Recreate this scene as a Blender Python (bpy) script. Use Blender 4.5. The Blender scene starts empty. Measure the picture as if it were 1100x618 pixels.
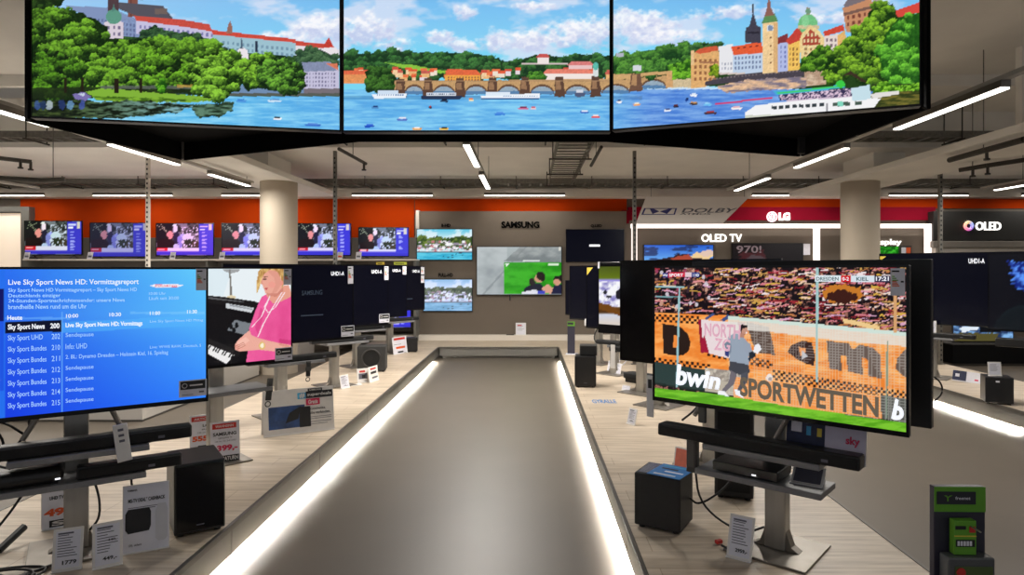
import bpy, bmesh, math, random
import numpy as np
from mathutils import Vector, Matrix
random.seed(7)
SC = bpy.context.scene
COL = SC.collection
PI = math.pi
# ------------------------------------------------------------------ view: metres, camera looks along +Y
F, CX, CY, H, POD = 700.0, 568.0, 290.0, 1.7, 0.22
def at(x, y, Y):
    return Vector(((x-CX)/F*Y, Y, H-(y-CY)/F*Y))
def on(x, y, z=POD):
    Y = (H-z)*F/(y-CY)
    return Vector(((x-CX)/F*Y, Y, z))
def lin(c):
    a = np.asarray(c, dtype=float)/255.0
    return np.where(a <= 0.04045, a/12.92, ((a+0.055)/1.055)**2.4)
# ------------------------------------------------------------------ materials
MATS = {}
def mat(name, rgb, rough=0.5, metal=0.0, emit=None, estr=1.0, noise=0.0, nscale=8.0, stretch=(1,1,1), spec=0.5, bump=0.0, alpha=1.0, sample=True):
    if name in MATS: return MATS[name]
    m = bpy.data.materials.new(name); m.use_nodes = True
    nt = m.node_tree; b = nt.nodes['Principled BSDF']
    c = [float(v) for v in lin(rgb)]
    b.inputs['Base Color'].default_value = (*c, 1)
    b.inputs['Roughness'].default_value = rough
    b.inputs['Metallic'].default_value = metal
    b.inputs['Specular IOR Level'].default_value = spec
    if emit is not None:
        e = [float(v) for v in lin(emit)]
        b.inputs['Emission Color'].default_value = (*e, 1)
        b.inputs['Emission Strength'].default_value = estr
        if not sample: m.cycles.emission_sampling = 'NONE'
    if noise > 0 or bump > 0:
        tc = nt.nodes.new('ShaderNodeTexCoord'); mp = nt.nodes.new('ShaderNodeMapping')
        mp.inputs['Scale'].default_value = stretch
        nz = nt.nodes.new('ShaderNodeTexNoise'); nz.inputs['Scale'].default_value = nscale; nz.inputs['Detail'].default_value = 5
        nt.links.new(tc.outputs['Object'], mp.inputs['Vector']); nt.links.new(mp.outputs['Vector'], nz.inputs['Vector'])
        if noise > 0:
            rp = nt.nodes.new('ShaderNodeValToRGB')
            rp.color_ramp.elements[0].position = .3; rp.color_ramp.elements[1].position = .7
            rp.color_ramp.elements[0].color = (*[v*(1-noise) for v in c], 1)
            rp.color_ramp.elements[1].color = (*[min(1, v*(1+noise)) for v in c], 1)
            nt.links.new(nz.outputs['Fac'], rp.inputs['Fac']); nt.links.new(rp.outputs['Color'], b.inputs['Base Color'])
        if bump > 0:
            bp = nt.nodes.new('ShaderNodeBump'); bp.inputs['Strength'].default_value = bump
            nt.links.new(nz.outputs['Fac'], bp.inputs['Height']); nt.links.new(bp.outputs['Normal'], b.inputs['Normal'])
    MATS[name] = m
    return m
def wood_mat():
    m = bpy.data.materials.new('pale_oak_laminate'); m.use_nodes = True
    nt = m.node_tree; b = nt.nodes['Principled BSDF']; b.inputs['Roughness'].default_value = .42
    L = nt.links.new
    tc = nt.nodes.new('ShaderNodeTexCoord'); mp = nt.nodes.new('ShaderNodeMapping')
    br = nt.nodes.new('ShaderNodeTexBrick')
    br.inputs['Color1'].default_value = (*lin((205,191,172)),1); br.inputs['Color2'].default_value = (*lin((195,181,162)),1)
    br.inputs['Mortar'].default_value = (*lin((172,154,132)),1)
    br.inputs['Scale'].default_value = 1.0; br.inputs['Mortar Size'].default_value = .003
    br.inputs['Brick Width'].default_value = 1.3; br.inputs['Row Height'].default_value = .19
    L(tc.outputs['Object'], br.inputs['Vector'])
    mp.inputs['Scale'].default_value = (1.2, 14, 1)
    nz = nt.nodes.new('ShaderNodeTexNoise'); nz.inputs['Scale'].default_value = 2.2; nz.inputs['Detail'].default_value = 6
    L(tc.outputs['Object'], mp.inputs['Vector']); L(mp.outputs['Vector'], nz.inputs['Vector'])
    rp = nt.nodes.new('ShaderNodeValToRGB')
    rp.color_ramp.elements[0].position = .32; rp.color_ramp.elements[1].position = .66
    rp.color_ramp.elements[0].color = (.74,.70,.66,1); rp.color_ramp.elements[1].color = (1.08,1.07,1.06,1)
    L(nz.outputs['Fac'], rp.inputs['Fac'])
    mx = nt.nodes.new('ShaderNodeMix'); mx.data_type = 'RGBA'; mx.blend_type = 'MULTIPLY'; mx.inputs['Factor'].default_value = 1
    L(br.outputs['Color'], mx.inputs['A']); L(rp.outputs['Color'], mx.inputs['B']); L(mx.outputs['Result'], b.inputs['Base Color'])
    return m
def screen_mat():
    m = bpy.data.materials.new('lit_screen_picture'); m.use_nodes = True
    nt = m.node_tree; b = nt.nodes['Principled BSDF']
    b.inputs['Base Color'].default_value = (.004,.004,.005,1); b.inputs['Roughness'].default_value = .25
    b.inputs['Specular IOR Level'].default_value = .25
    a = nt.nodes.new('ShaderNodeAttribute'); a.attribute_name = 'Col'
    nt.links.new(a.outputs['Color'], b.inputs['Emission Color']); b.inputs['Emission Strength'].default_value = 1.0
    m.cycles.emission_sampling = 'NONE'
    return m
M_SCREEN = screen_mat(); M_WOOD = wood_mat()
M_BLACK = mat('black_plastic', (20,20,22), .38, noise=.12, nscale=30)
M_GLOSS = mat('gloss_black_panel', (8,8,12), .16, noise=.1, nscale=3, spec=.4)
M_NAVY = mat('dark_lit_panel', (6,6,12), .2, emit=(7,8,20), estr=.8, sample=False, noise=.1, spec=.14)
M_FABRIC = mat('black_grille_cloth', (17,17,18), .85, noise=.3, nscale=240, bump=.15)
M_STEEL = mat('brushed_steel', (165,162,156), .34, .85, noise=.14, nscale=14, stretch=(1,1,.08))
M_STEELP = mat('satin_steel_plate', (132,126,118), .4, .7, noise=.15, nscale=9)
M_SHELF = mat('grey_shelf_laminate', (128,128,130), .45, .2, noise=.06, nscale=20)
M_GRAPH = mat('graphite_paint', (62,61,60), .5, .3, noise=.1, nscale=25)
M_WHITE = mat('white_card', (228,225,222), .6, noise=.03, nscale=20)
M_PAPER = mat('printed_paper', (224,224,234), .5, noise=.05, nscale=12)
M_INK = mat('black_ink', (22,22,26), .6, noise=.05)
M_GREYINK = mat('grey_ink', (96,96,108), .6, noise=.05)
M_RED = mat('red_ink', (196,44,38), .55, noise=.05)
M_ORANGE_INK = mat('orange_ink', (226,92,40), .55, noise=.05)
M_MAGENTA = mat('magenta_ink', (206,38,84), .55, noise=.05)
M_PURPLE = mat('purple_ink', (150,30,110), .55, noise=.05)
M_BLUEINK = mat('blue_ink', (40,120,190), .55, noise=.08)
M_CYAN = mat('cyan_ink', (60,160,205), .55, noise=.05)
M_GREENINK = mat('green_ink', (96,160,40), .5, noise=.08)
M_YELLOW = mat('yellow_ink', (222,196,70), .55, noise=.05)
M_CABLE = mat('black_cable_rubber', (14,14,15), .5, noise=.1)
M_WGLOW = mat('white_screen_lettering', (240,240,240), .5, emit=(236,240,248), estr=.95, sample=False, noise=.01)
M_BGLOW = mat('pale_blue_screen_lettering', (170,200,240), .5, emit=(158,200,250), estr=.95, sample=False, noise=.01)
M_DGLOW = mat('dark_screen_lettering', (20,30,40), .5, emit=(34,44,58), estr=1, sample=False, noise=.01)
M_FLOOR = mat('grey_vinyl_floor', (94,86,76), .44, noise=.05, nscale=1.6, spec=.45)
M_FASCIA = mat('grey_platform_face', (106,104,98), .5, noise=.03, nscale=4)
M_DTRIM = mat('dark_edge_trim', (92,88,82), .4, .4, noise=.08, nscale=12)
M_LED = mat('led_strip_diffuser', (240,240,240), .5, emit=(255,252,246), estr=650, noise=.01)
M_TUBE = mat('lamp_diffuser', (250,250,250), .5, emit=(255,250,240), estr=6.0, noise=.01)
M_CEIL = mat('painted_concrete', (242,238,230), .9, noise=.05, nscale=1.3, bump=.08)
M_COLUMN = mat('cream_plaster', (182,170,153), .8, noise=.02, nscale=3)
M_ORANGE = mat('orange_wall_paint', (190,60,2), .9, spec=.1, noise=.03, nscale=2)
M_GREYWALL = mat('taupe_wall_board', (108,98,87), .75, noise=.03, nscale=2)
M_WHITEWALL = mat('white_wall_paint', (224,216,205), .75, noise=.02, nscale=2)
M_REDBAND = mat('crimson_band', (128,8,34), .9, spec=.1, noise=.03, nscale=2)
M_ZINC = mat('galvanised_steel', (120,117,110), .5, .6, noise=.2, nscale=22)
M_SIGNBLACK = mat('black_sign_letters', (7,7,8), .9, noise=.05, spec=.05)
M_MATT = mat('matt_black_sheet', (9,9,10), .9, noise=.1, spec=.1)
M_RAIL = mat('pale_rail_paint', (176,172,164), .5, noise=.04)
M_PIPE = mat('dark_pipe', (70,66,60), .5, .4, noise=.15, nscale=12)
# ------------------------------------------------------------------ mesh builder
class MB:
    def __init__(s): s.bm = bmesh.new()
    def box(s, x0, x1, y0, y1, z0, z1, bev=0.0, M=None, seg=2):
        t = bmesh.new(); bmesh.ops.create_cube(t, size=1)
        for v in t.verts:
            v.co = Vector((x0+(v.co.x+.5)*(x1-x0), y0+(v.co.y+.5)*(y1-y0), z0+(v.co.z+.5)*(z1-z0)))
        if bev > 0:
            bmesh.ops.bevel(t, geom=t.edges[:], offset=bev, segments=seg, profile=.5, affect='EDGES')
        return s._add(t, M)
    def prism(s, pts, z0, z1, bev=0.0, M=None):
        t = bmesh.new(); a = [t.verts.new((p[0], p[1], z0)) for p in pts]; b = [t.verts.new((p[0], p[1], z1)) for p in pts]
        n = len(pts); t.faces.new(a[::-1]); t.faces.new(b)
        for i in range(n): t.faces.new((a[i], a[(i+1) % n], b[(i+1) % n], b[i]))
        bmesh.ops.recalc_face_normals(t, faces=t.faces[:])
        if bev > 0: bmesh.ops.bevel(t, geom=t.edges[:], offset=bev, segments=2, profile=.5, affect='EDGES')
        return s._add(t, M)
    def cyl(s, p0, p1, r, r1=None, n=16, M=None):
        p0 = Vector(p0); p1 = Vector(p1); d = p1-p0
        t = bmesh.new()
        bmesh.ops.create_cone(t, cap_ends=True, segments=n, radius1=r, radius2=r if r1 is None else r1, depth=d.length)
        R = d.to_track_quat('Z', 'Y').to_matrix().to_4x4()
        bmesh.ops.transform(t, matrix=Matrix.Translation((p0+p1)/2) @ R, verts=t.verts[:])
        return s._add(t, M)
    def tube(s, pts, r, n=7, M=None):
        P = smooth([Vector(p) for p in pts]); t = bmesh.new(); rings = []
        for i, p in enumerate(P):
            d = (P[min(i+1, len(P)-1)]-P[max(i-1, 0)]).normalized()
            u = d.cross(Vector((0,0,1)));
            if u.length < .05: u = d.cross(Vector((1,0,0)))
            u.normalize(); w = d.cross(u).normalized()
            rings.append([t.verts.new(p+r*(math.cos(k*2*PI/n)*u+math.sin(k*2*PI/n)*w)) for k in range(n)])
        for a, b in zip(rings, rings[1:]):
            for k in range(n): t.faces.new((a[k], a[(k+1) % n], b[(k+1) % n], b[k]))
        t.faces.new(rings[0][::-1]); t.faces.new(rings[-1])
        bmesh.ops.recalc_face_normals(t, faces=t.faces[:])
        return s._add(t, M)
    def quad(s, pts, M=None):
        t = bmesh.new(); t.faces.new([t.verts.new(p) for p in pts]); return s._add(t, M)
    def torus(s, c, R, r, M=None, n=28, k=8, axis='Y'):
        t = bmesh.new(); g = []
        for i in range(n):
            a = i*2*PI/n; row = []
            for j in range(k):
                q = j*2*PI/k; x = (R+r*math.cos(q))*math.cos(a); z = (R+r*math.cos(q))*math.sin(a); y = r*math.sin(q)
                row.append(t.verts.new((c[0]+x, c[1]+y, c[2]+z) if axis == 'Y' else (c[0]+x, c[1]+z, c[2]+y)))
            g.append(row)
        for i in range(n):
            for j in range(k): t.faces.new((g[i][j], g[(i+1) % n][j], g[(i+1) % n][(j+1) % k], g[i][(j+1) % k]))
        bmesh.ops.recalc_face_normals(t, faces=t.faces[:])
        return s._add(t, M)
    def _add(s, t, M):
        if M is not None: bmesh.ops.transform(t, matrix=M, verts=t.verts[:])
        me = bpy.data.meshes.new('tmp'); t.to_mesh(me); t.free(); s.bm.from_mesh(me); bpy.data.meshes.remove(me)
        return s
    def build(s, name, m, parent=None, smooth=False, loc=None, rotz=0):
        me = bpy.data.meshes.new(name); s.bm.to_mesh(me); s.bm.free()
        me.materials.append(m)
        if smooth:
            for p in me.polygons: p.use_smooth = True
            try: me.set_sharp_from_angle(angle=.7)
            except Exception: pass
        o = bpy.data.objects.new(name, me); COL.objects.link(o)
        if parent: o.parent = parent
        if loc is not None: o.location = loc
        o.rotation_euler.z = rotz
        return o
def smooth(P, it=2):
    for _ in range(it):
        Q = [P[0]]
        for a, b in zip(P, P[1:]): Q += [a*.75+b*.25, a*.25+b*.75]
        P = Q+[P[-1]]
    return P
def thing(name, label, cat, loc=(0,0,0), rotz=0, group=None):
    o = bpy.data.objects.new(name, None); COL.objects.link(o); o.empty_display_size = .05
    o.location = loc; o.rotation_euler = (0,0,rotz)
    o['label'] = label; o['category'] = cat
    if group: o['group'] = group
    return o
def tag(o, label, cat, group=None):
    o['label'] = label; o['category'] = cat
    if group: o['group'] = group
    return o
def struct(o): o['kind'] = 'structure'; return o
# ------------------------------------------------------------------ lettering
TCACHE = {}
def text_mesh(body, bold=.02):
    k = (body, bold)
    if k not in TCACHE:
        c = bpy.data.curves.new('t', 'FONT'); c.body = body; c.size = 1; c.offset = bold; c.fill_mode = 'FRONT'; c.resolution_u = 3
        o = bpy.data.objects.new('t', c); COL.objects.link(o)
        dg = bpy.context.evaluated_depsgraph_get()
        me = bpy.data.meshes.new_from_object(o.evaluated_get(dg))
        V = np.array([v.co[:2] for v in me.vertices]); Fc = [tuple(p.vertices) for p in me.polygons]
        bpy.data.objects.remove(o); bpy.data.curves.remove(c); bpy.data.meshes.remove(me)
        V -= V.min(0); V /= np.maximum(V.max(0), 1e-6)
        TCACHE[k] = (V, Fc)
    return TCACHE[k]
def put_text(name, body, m, parent, x0, x1, z0, z1, y=0., bold=.02, xf=None, depth=0.0, italic=0.0):
    """lettering standing in the local xz plane, facing -y, filling the given box"""
    V, Fc = text_mesh(body, bold)
    P = [Vector((x0+(x1-x0)*v[0]+italic*(z1-z0)*v[1], y, z0+(z1-z0)*v[1])) for v in V]
    if depth > 0:
        n = len(P); P = P+[p+Vector((0,depth,0)) for p in P]
        ed = {}
        for f in Fc:
            for a, b in zip(f, f[1:]+f[:1]): ed[(a,b)] = 1
        side = [(a, b) for (a, b) in ed if (b, a) not in ed]
        Fc = list(Fc)+[(b, a, a+n, b+n) for a, b in side]
    if xf is not None: P = [xf @ p for p in P]
    me = bpy.data.meshes.new(name); me.from_pydata([tuple(p) for p in P], [], [list(f) for f in Fc]); me.materials.append(m)
    o = bpy.data.objects.new(name, me); COL.objects.link(o); o.parent = parent
    return o
# ------------------------------------------------------------------ painted screen pictures (value noise, polygons on a sample grid)
def _h(ix, iy, s):
    v = np.sin(ix*127.1+iy*311.7+s*74.7)*43758.5453
    return v-np.floor(v)
def vn(x, y, s=0):
    ix = np.floor(x); iy = np.floor(y); fx = x-ix; fy = y-iy
    fx = fx*fx*(3-2*fx); fy = fy*fy*(3-2*fy)
    a = _h(ix,iy,s); b = _h(ix+1,iy,s); c = _h(ix,iy+1,s); d = _h(ix+1,iy+1,s)
    return a+(b-a)*fx+(c-a)*fy+(a-b-c+d)*fx*fy
def fbm(x, y, s=0, o=4):
    t = 0; a = .5; n = 0
    for k in range(o):
        t = t+a*vn(x*2**k, y*2**k, s+k*13); n += a; a *= .55
    return t/n
class Pic:
    def __init__(s, x, y):
        s.x = x; s.y = y; s.c = np.zeros((len(x), 3))
    def fill(s, c): s.c[:] = c
    def vgrad(s, stops):
        ys = [a for a, _ in stops]
        for k in range(3): s.c[:, k] = np.interp(s.y, ys, [c[k] for _, c in stops])
    def paint(s, idx, c, amt=1.0):
        c = np.asarray(c, dtype=float)
        amt = np.asarray(amt)
        if amt.ndim == 1: amt = amt[:, None]
        s.c[idx] = s.c[idx]*(1-amt)+c*amt
    def pidx(s, pts, jit=0, js=4., seed=0):
        px = [p[0] for p in pts]; py = [p[1] for p in pts]; m = jit+.5
        idx = np.nonzero((s.x > min(px)-m) & (s.x < max(px)+m) & (s.y > min(py)-m) & (s.y < max(py)+m))[0]
        if len(idx) == 0: return idx
        x = s.x[idx]; y = s.y[idx]
        if jit:
            dx = (fbm(x/js, y/js, seed, 3)-.5)*2.4*jit; dy = (fbm(x/js, y/js, seed+50, 3)-.5)*2.4*jit
            x = x+dx; y = y+dy
        ins = np.zeros(len(idx), bool); n = len(pts)
        for i in range(n):
            x1, y1 = pts[i]; x2, y2 = pts[(i+1) % n]
            if y1 == y2: continue
            ins ^= ((y1 > y) != (y2 > y)) & (x < (x2-x1)*(y-y1)/(y2-y1)+x1)
        return idx[ins]
    def poly(s, pts, c, jit=0, js=4., seed=0, amt=1.0):
        i = s.pidx(pts, jit, js, seed); s.paint(i, c, amt); return i
    def rect(s, x0, y0, x1, y1, c, amt=1.0):
        i = np.nonzero((s.x >= x0) & (s.x < x1) & (s.y >= y0) & (s.y < y1))[0]; s.paint(i, c, amt); return i
    def ell(s, cx, cy, rx, ry, c, jit=0, js=4., seed=0, amt=1.0):
        pts = [(cx+rx*math.cos(a*PI/12), cy+ry*math.sin(a*PI/12)) for a in range(24)]
        return s.poly(pts, c, jit, js, seed, amt)
    def tex(s, idx, c0, c1, sx, sy, seed=0, lo=.35, hi=.65, o=4):
        if len(idx) == 0: return
        f = np.clip((fbm(s.x[idx]/sx, s.y[idx]/sy, seed, o)-lo)/(hi-lo), 0, 1)[:, None]
        s.c[idx] = np.asarray(c0, float)*(1-f)+np.asarray(c1, float)*f
    def trees(s, pts, dark, lit, jit=3, js=7, seed=0, lump=9.):
        i = s.pidx(pts, jit*.7, js, seed)
        if len(i) == 0: return i
        dark = np.asarray(dark, float); lit = np.asarray(lit, float)
        fine = fbm(s.x[i]/2.4, s.y[i]/2.2, seed+9, 3); f = np.clip((fine-.42)*1.3, 0, 1)[:, None]
        s.c[i] = dark*(1-f)+(dark*.6+lit*.4)*f
        rg = random.Random(seed+1); n = min(260, max(5, int(len(i)*.66/(lump*lump*.34)))); P = []
        for k in range(n):
            q = i[rg.randrange(len(i))]; P.append((s.y[q], s.x[q], lump*rg.uniform(.34, .72), rg.uniform(-.26, .16)))
        for (cy, cx, r, tone) in sorted(P):
            j = np.nonzero((np.abs(s.x-cx) < r*1.5) & (np.abs(s.y-cy) < r*1.3))[0]
            if len(j) == 0: continue
            x = s.x[j]; y = s.y[j]; nz = fbm(x/(r*.32), y/(r*.3), seed+17, 3)-.5
            dx = (x-cx)/(r*1.15); dy = (y-cy)/(r*.92); d = dx*dx+dy*dy; m = d < 1+nz*1.5
            j = j[m]; dx = dx[m]; dy = dy[m]; nz = nz[m]
            fn = fbm(s.x[j]/1.7, s.y[j]/1.5, seed+23, 2)-.5
            f = np.clip(.5+tone-.5*dy-.12*dx+nz*.5+fn*.7, 0, 1)[:, None]**1.3
            s.c[j] = dark*(1-f)+lit*f
        return i
    def cloud(s, cx, cy, rx, ry, c, seed=0, amt=.9):
        j = np.nonzero((np.abs(s.x-cx) < rx*1.6) & (np.abs(s.y-cy) < ry*1.6))[0]
        if len(j) == 0: return
        x = s.x[j]; y = s.y[j]; d = ((x-cx)/rx)**2+((y-cy)/ry)**2
        n = fbm(x/11., y/7., seed, 5)-.5; n2 = fbm(x/7., (y+3)/5., seed+4, 4)-.5
        a = np.clip((.95-d+n*2.4)/.75, 0, 1)*amt
        sh = np.clip(.5+(y-cy)/ry*.55-n2*2.2, 0, 1)[:, None]
        col = np.asarray(c, float)*(1-sh)+np.array((198, 206, 236.))*sh
        s.c[j] = s.c[j]*(1-a[:, None])+col*a[:, None]
    def windows(s, x0, y0, x1, y1, nx, ny, c, slope=0., fw=.45, fh=.55):
        for a in range(nx):
            for b in range(ny):
                wx = x0+(x1-x0)*(a+.5)/nx; wy = y0+(y1-y0)*(b+.5)/ny+slope*(wx-x0)
                w = (x1-x0)/nx*fw/2; h = (y1-y0)/ny*fh/2
                s.rect(wx-w, wy-h, wx+w, wy+h, c)
# ------------------------------------------------------------------ a flat upright panel (plan points as seen from the front, left then right)
class Plane:
    def __init__(s, L, R, z0):
        s.L = Vector((L[0], L[1], z0)); s.R = Vector((R[0], R[1], z0)); s.w = (s.R-s.L).length
        s.u = (s.R-s.L)/s.w; s.n = Vector((s.u.y, -s.u.x, 0))
        s.mid = (s.L+s.R)/2; s.rot = math.atan2(s.u.y, s.u.x)
    def hit(s, px, py):
        """pixel -> local (x along the panel from its middle, z above its foot)"""
        d = Vector(((px-CX)/F, 1.0, -(py-CY)/F)); o = Vector((0,0,H))
        t = (s.L-o).dot(s.n)/d.dot(s.n); p = o+d*t-s.mid
        return p.dot(s.u), p.z
    def px(s, x, z):
        X = s.mid.x+s.u.x*x; Y = s.mid.y+s.u.y*x; Z = s.mid.z+z
        return CX+F*X/Y, CY+F*(H-Z)/Y
def picture(name, pl, x0, x1, z0, z1, y, painter, cell, parent):
    nx = max(2, int((x1-x0)/cell)); nz = max(2, int((z1-z0)/cell))
    gx, gz = np.meshgrid(np.linspace(x0, x1, nx+1), np.linspace(z0, z1, nz+1))
    gx = gx.ravel(); gz = gz.ravel()
    px, py = pl.px(gx, gz)
    pic = Pic(px, py); painter(pic)
    me = bpy.data.meshes.new(name)
    n = len(gx); me.vertices.add(n)
    co = np.empty((n,3)); co[:,0] = gx; co[:,1] = y; co[:,2] = gz
    me.vertices.foreach_set('co', co.ravel())
    i = (np.arange(nz)[:,None]*(nx+1)+np.arange(nx)[None,:]).ravel()
    q = np.stack([i, i+1, i+nx+2, i+nx+1], 1).ravel()
    nf = nx*nz; me.loops.add(nf*4); me.polygons.add(nf)
    me.loops.foreach_set('vertex_index', q.astype(np.int32))
    me.polygons.foreach_set('loop_start', (np.arange(nf)*4).astype(np.int32))
    me.update(calc_edges=True)
    at_ = me.color_attributes.new('Col', 'FLOAT_COLOR', 'POINT')
    cc = np.ones((n,4)); cc[:,:3] = lin(np.clip(pic.c, 0, 255)); at_.data.foreach_set('color', cc.ravel())
    me.materials.append(M_SCREEN); me.validate()
    o = bpy.data.objects.new(name, me); COL.objects.link(o); o.parent = parent
    return o
def text_px(name, body, m, parent, pl, quad, y, bold=.015):
    """lettering on a panel: quad = four photo points (bottom-left, bottom-right, top-right, top-left)"""
    V, Fc = text_mesh(body, bold)
    (ax,ay),(bx,by),(cx,cy),(dx,dy) = [pl.hit(*q) for q in quad]
    P = []
    for s_, t in V:
        X = (ax*(1-s_)+bx*s_)*(1-t)+(dx*(1-s_)+cx*s_)*t; Z = (ay*(1-s_)+by*s_)*(1-t)+(dy*(1-s_)+cy*s_)*t
        P.append((X, y, Z))
    me = bpy.data.meshes.new(name); me.from_pydata(P, [], [list(f) for f in Fc]); me.materials.append(m)
    o = bpy.data.objects.new(name, me); COL.objects.link(o); o.parent = parent
    return o
def quadbox(x0, y0, x1, y1, dy=0.): return [(x0, y1), (x1, y1+dy), (x1, y0+dy), (x0, y0)]
# ------------------------------------------------------------------ what the lit screens show
def paint_river_city(p):
    p.vgrad([(-40,(70,165,232)),(0,(118,188,240)),(40,(132,206,244)),(62,(120,214,242))])
    X, Y = p.x, p.y
    cl = fbm(X/70, Y/26, 5, 5); cl2 = fbm(X/22, Y/12, 8, 4)
    a = np.clip((cl*.75+cl2*.25-.47)/.12, 0, 1)
    p.c[:] = p.c*(1-a[:,None]*.75)+np.array((226,228,246))*a[:,None]*.75
    a = np.clip(1-(X-30)/330, 0, 1)*np.clip((30-Y)/60+.4, 0, 1)*.5; p.c[:] = p.c*(1-a[:,None])+np.array((216,222,246))*a[:,None]
    for k, (cx, cy, rx, ry, c) in enumerate([(345,32,34,16,(248,246,252)),(300,42,30,8,(238,238,250)),(395,30,34,18,(222,222,246)),(425,48,26,8,(240,244,252)),(470,40,18,9,(238,238,250)),(500,12,14,9,(244,244,252)),
            (498,48,20,9,(236,236,250)),(530,42,16,14,(244,246,252)),(565,46,26,12,(226,226,244)),(600,38,34,14,(222,220,242)),(640,36,36,18,(232,230,246)),(572,7,34,5,(236,238,250)),(690,26,40,20,(236,234,248)),(752,17,22,7,(236,238,250)),(720,40,40,9,(226,232,248)),(800,12,40,8,(220,230,248)),(890,20,40,7,(222,232,246))]):
        p.cloud(cx, cy, rx*1.1, ry*1.1, (252,251,254), seed=k*3)
    # ---- water
    i = np.nonzero(Y > 96)[0]; f = np.clip((fbm(X[i]/22, Y[i]/2.0, 21, 5)-.3)/.42, 0, 1)[:,None]
    mixx = np.clip((X[i]-640)/60, 0, 1)[:,None]; left = np.clip((365-X[i])/200, 0, 1)[:,None]
    lo = np.array((88,168,230))*(1-mixx)+np.array((70,124,212))*mixx; hi = np.array((136,208,244))*(1-mixx)+np.array((126,172,232))*mixx
    lo = lo*(1-left)+np.array((84,182,232))*left; hi = hi*(1-left)+np.array((150,218,246))*left
    p.c[i] = lo*(1-f)+hi*f
    # ---- middle: hills, houses, bridge
    p.trees([(366,60),(380,56),(395,58),(415,54),(450,57),(490,56),(520,59),(545,66),(560,64),(575,59),(600,61),(620,58),(657,60),(657,84),(366,84)], (22,52,30), (70,128,62), jit=2.5, js=5, seed=2, lump=7)
    p.poly([(412,67),(440,69),(478,76),(478,79),(440,75)], (134,192,66), jit=.8)
    p.rect(560,67.5,610,69.5,(206,190,190))
    hs = random.Random(4)
    for k in range(60):
        hx = hs.uniform(368,655); hy = hs.uniform(74,83); w = hs.uniform(4,9)
        if 560 < hx < 580: continue
        p.rect(hx, hy, hx+w, hy+5, hs.choice([(236,222,206),(240,205,160),(232,180,120),(226,214,220)]))
        p.rect(hx-.5, hy-2.4, hx+w+.5, hy+.4, hs.choice([(222,92,58),(206,84,66),(232,120,74),(196,96,84)]))
    p.rect(366,78,396,90,(226,148,92)); p.rect(366,76,396,80,(222,104,70))
    p.rect(478,80,516,88,(236,166,74)); p.poly([(477,81),(482,75),(512,75),(517,81)],(224,104,66)); p.windows(480,81.5,515,87,11,2,(150,100,70))
    p.rect(584,78,640,87,(240,228,222)); p.poly([(583,79),(588,74),(632,74),(640,79)],(226,128,108))
    p.rect(577,61,590,68,(238,226,224)); p.poly([(575,62),(579,58),(588,58),(591,62)],(196,84,80))
    p.rect(611,69,636,74,(232,196,196)); p.poly([(609,70),(614,66),(634,66),(638,70)],(214,124,122))
    p.rect(637,72,643,82,(216,222,222)); p.ell(640,71,3,4.5,(92,186,170))
    p.trees([(392,76),(400,72),(420,74),(426,84),(424,97),(394,97)], (18,46,18), (74,124,46), jit=2.5, seed=31, lump=6)
    p.trees([(566,80),(575,76),(585,80),(583,86),(566,86)], (24,66,24), (96,160,52), jit=2, seed=33, lump=5)
    top = lambda x: 87.5-(x-425)*.0125-max(0, x-655)*.09
    p.poly([(424,top(424)),(540,top(540)),(657,top(657)),(690,81),(722,76.5),(724,90),(690,93),(657,97),(424,101)], (196,156,108), jit=.4)
    piers = [430,460,494,529,564,601,640,683,722]
    for a, b in zip(piers, piers[1:]):
        m = (a+b)/2; w = (b-a)*.36; cy = 101-(max(0, m-655)*.13)
        arc = [(m-w,cy)]+[(m-w*math.cos(t*PI/10),cy-10.5*math.sin(t*PI/10)) for t in range(11)]; p.poly(arc, (104,76,58)); arc = [(m-w*.88,cy)]+[(m-w*.88*math.cos(t*PI/10),cy-8.2*math.sin(t*PI/10)) for t in range(11)]; p.poly(arc, (150,170,186)); p.poly([(m-w*.9,cy-3.2),(m+w*.9,cy-3.2),(m+w*.9,cy+.5),(m-w*.9,cy+.5)], (86,128,170), jit=.6)
    for q in piers[:-1]:
        t = top(q); b = 104 if q < 660 else 98
        p.poly([(q-4,t-3),(q+4,t-3),(q+5.5,b-7),(q+6,b),(q-6,b),(q-5.5,b-7)], (92,66,54), jit=.8); p.poly([(q-3.6,t+2),(q+1,t+2),(q+2,b-8),(q-4,b-8)], (152,116,86), jit=.6)
    p.rect(424,86.3,657,87.6,(166,132,100))
    i = np.nonzero((Y > 103) & (Y < 107) & (X > 366) & (X < 690))[0]; p.c[i] = p.c[i]*.9
    def boat(x, y, w, h, c=(244,244,248), d=(60,90,150)):
        p.poly([(x-w,y-h*.2),(x+w,y-h*.2),(x+w*.8,y+h),(x-w*.8,y+h)], c, jit=.4); p.rect(x-w*.6, y-h, x+w*.6, y-h*.1, d)
    p.poly([(399,101),(437,100),(436,105),(402,106)],(236,242,250)); p.rect(406,97,428,101,(206,222,240)); p.windows(404,101,434,103.5,12,1,(90,130,180))
    p.poly([(452,103),(497,103),(494,107),(453,107)],(38,54,84)); p.rect(458,99.5,490,103,(224,230,240)); p.windows(458,100,490,103,14,1,(60,80,110))
    p.poly([(516,103),(580,100),(580,105),(518,107)],(240,244,250)); p.rect(522,99,548,103,(222,234,246)); p.windows(540,102,578,104,15,1,(100,140,190))
    p.rect(517,105.6,579,107.2,(40,90,150))
    boat(623,100,6,4,(80,90,120),(210,214,226))
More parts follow.
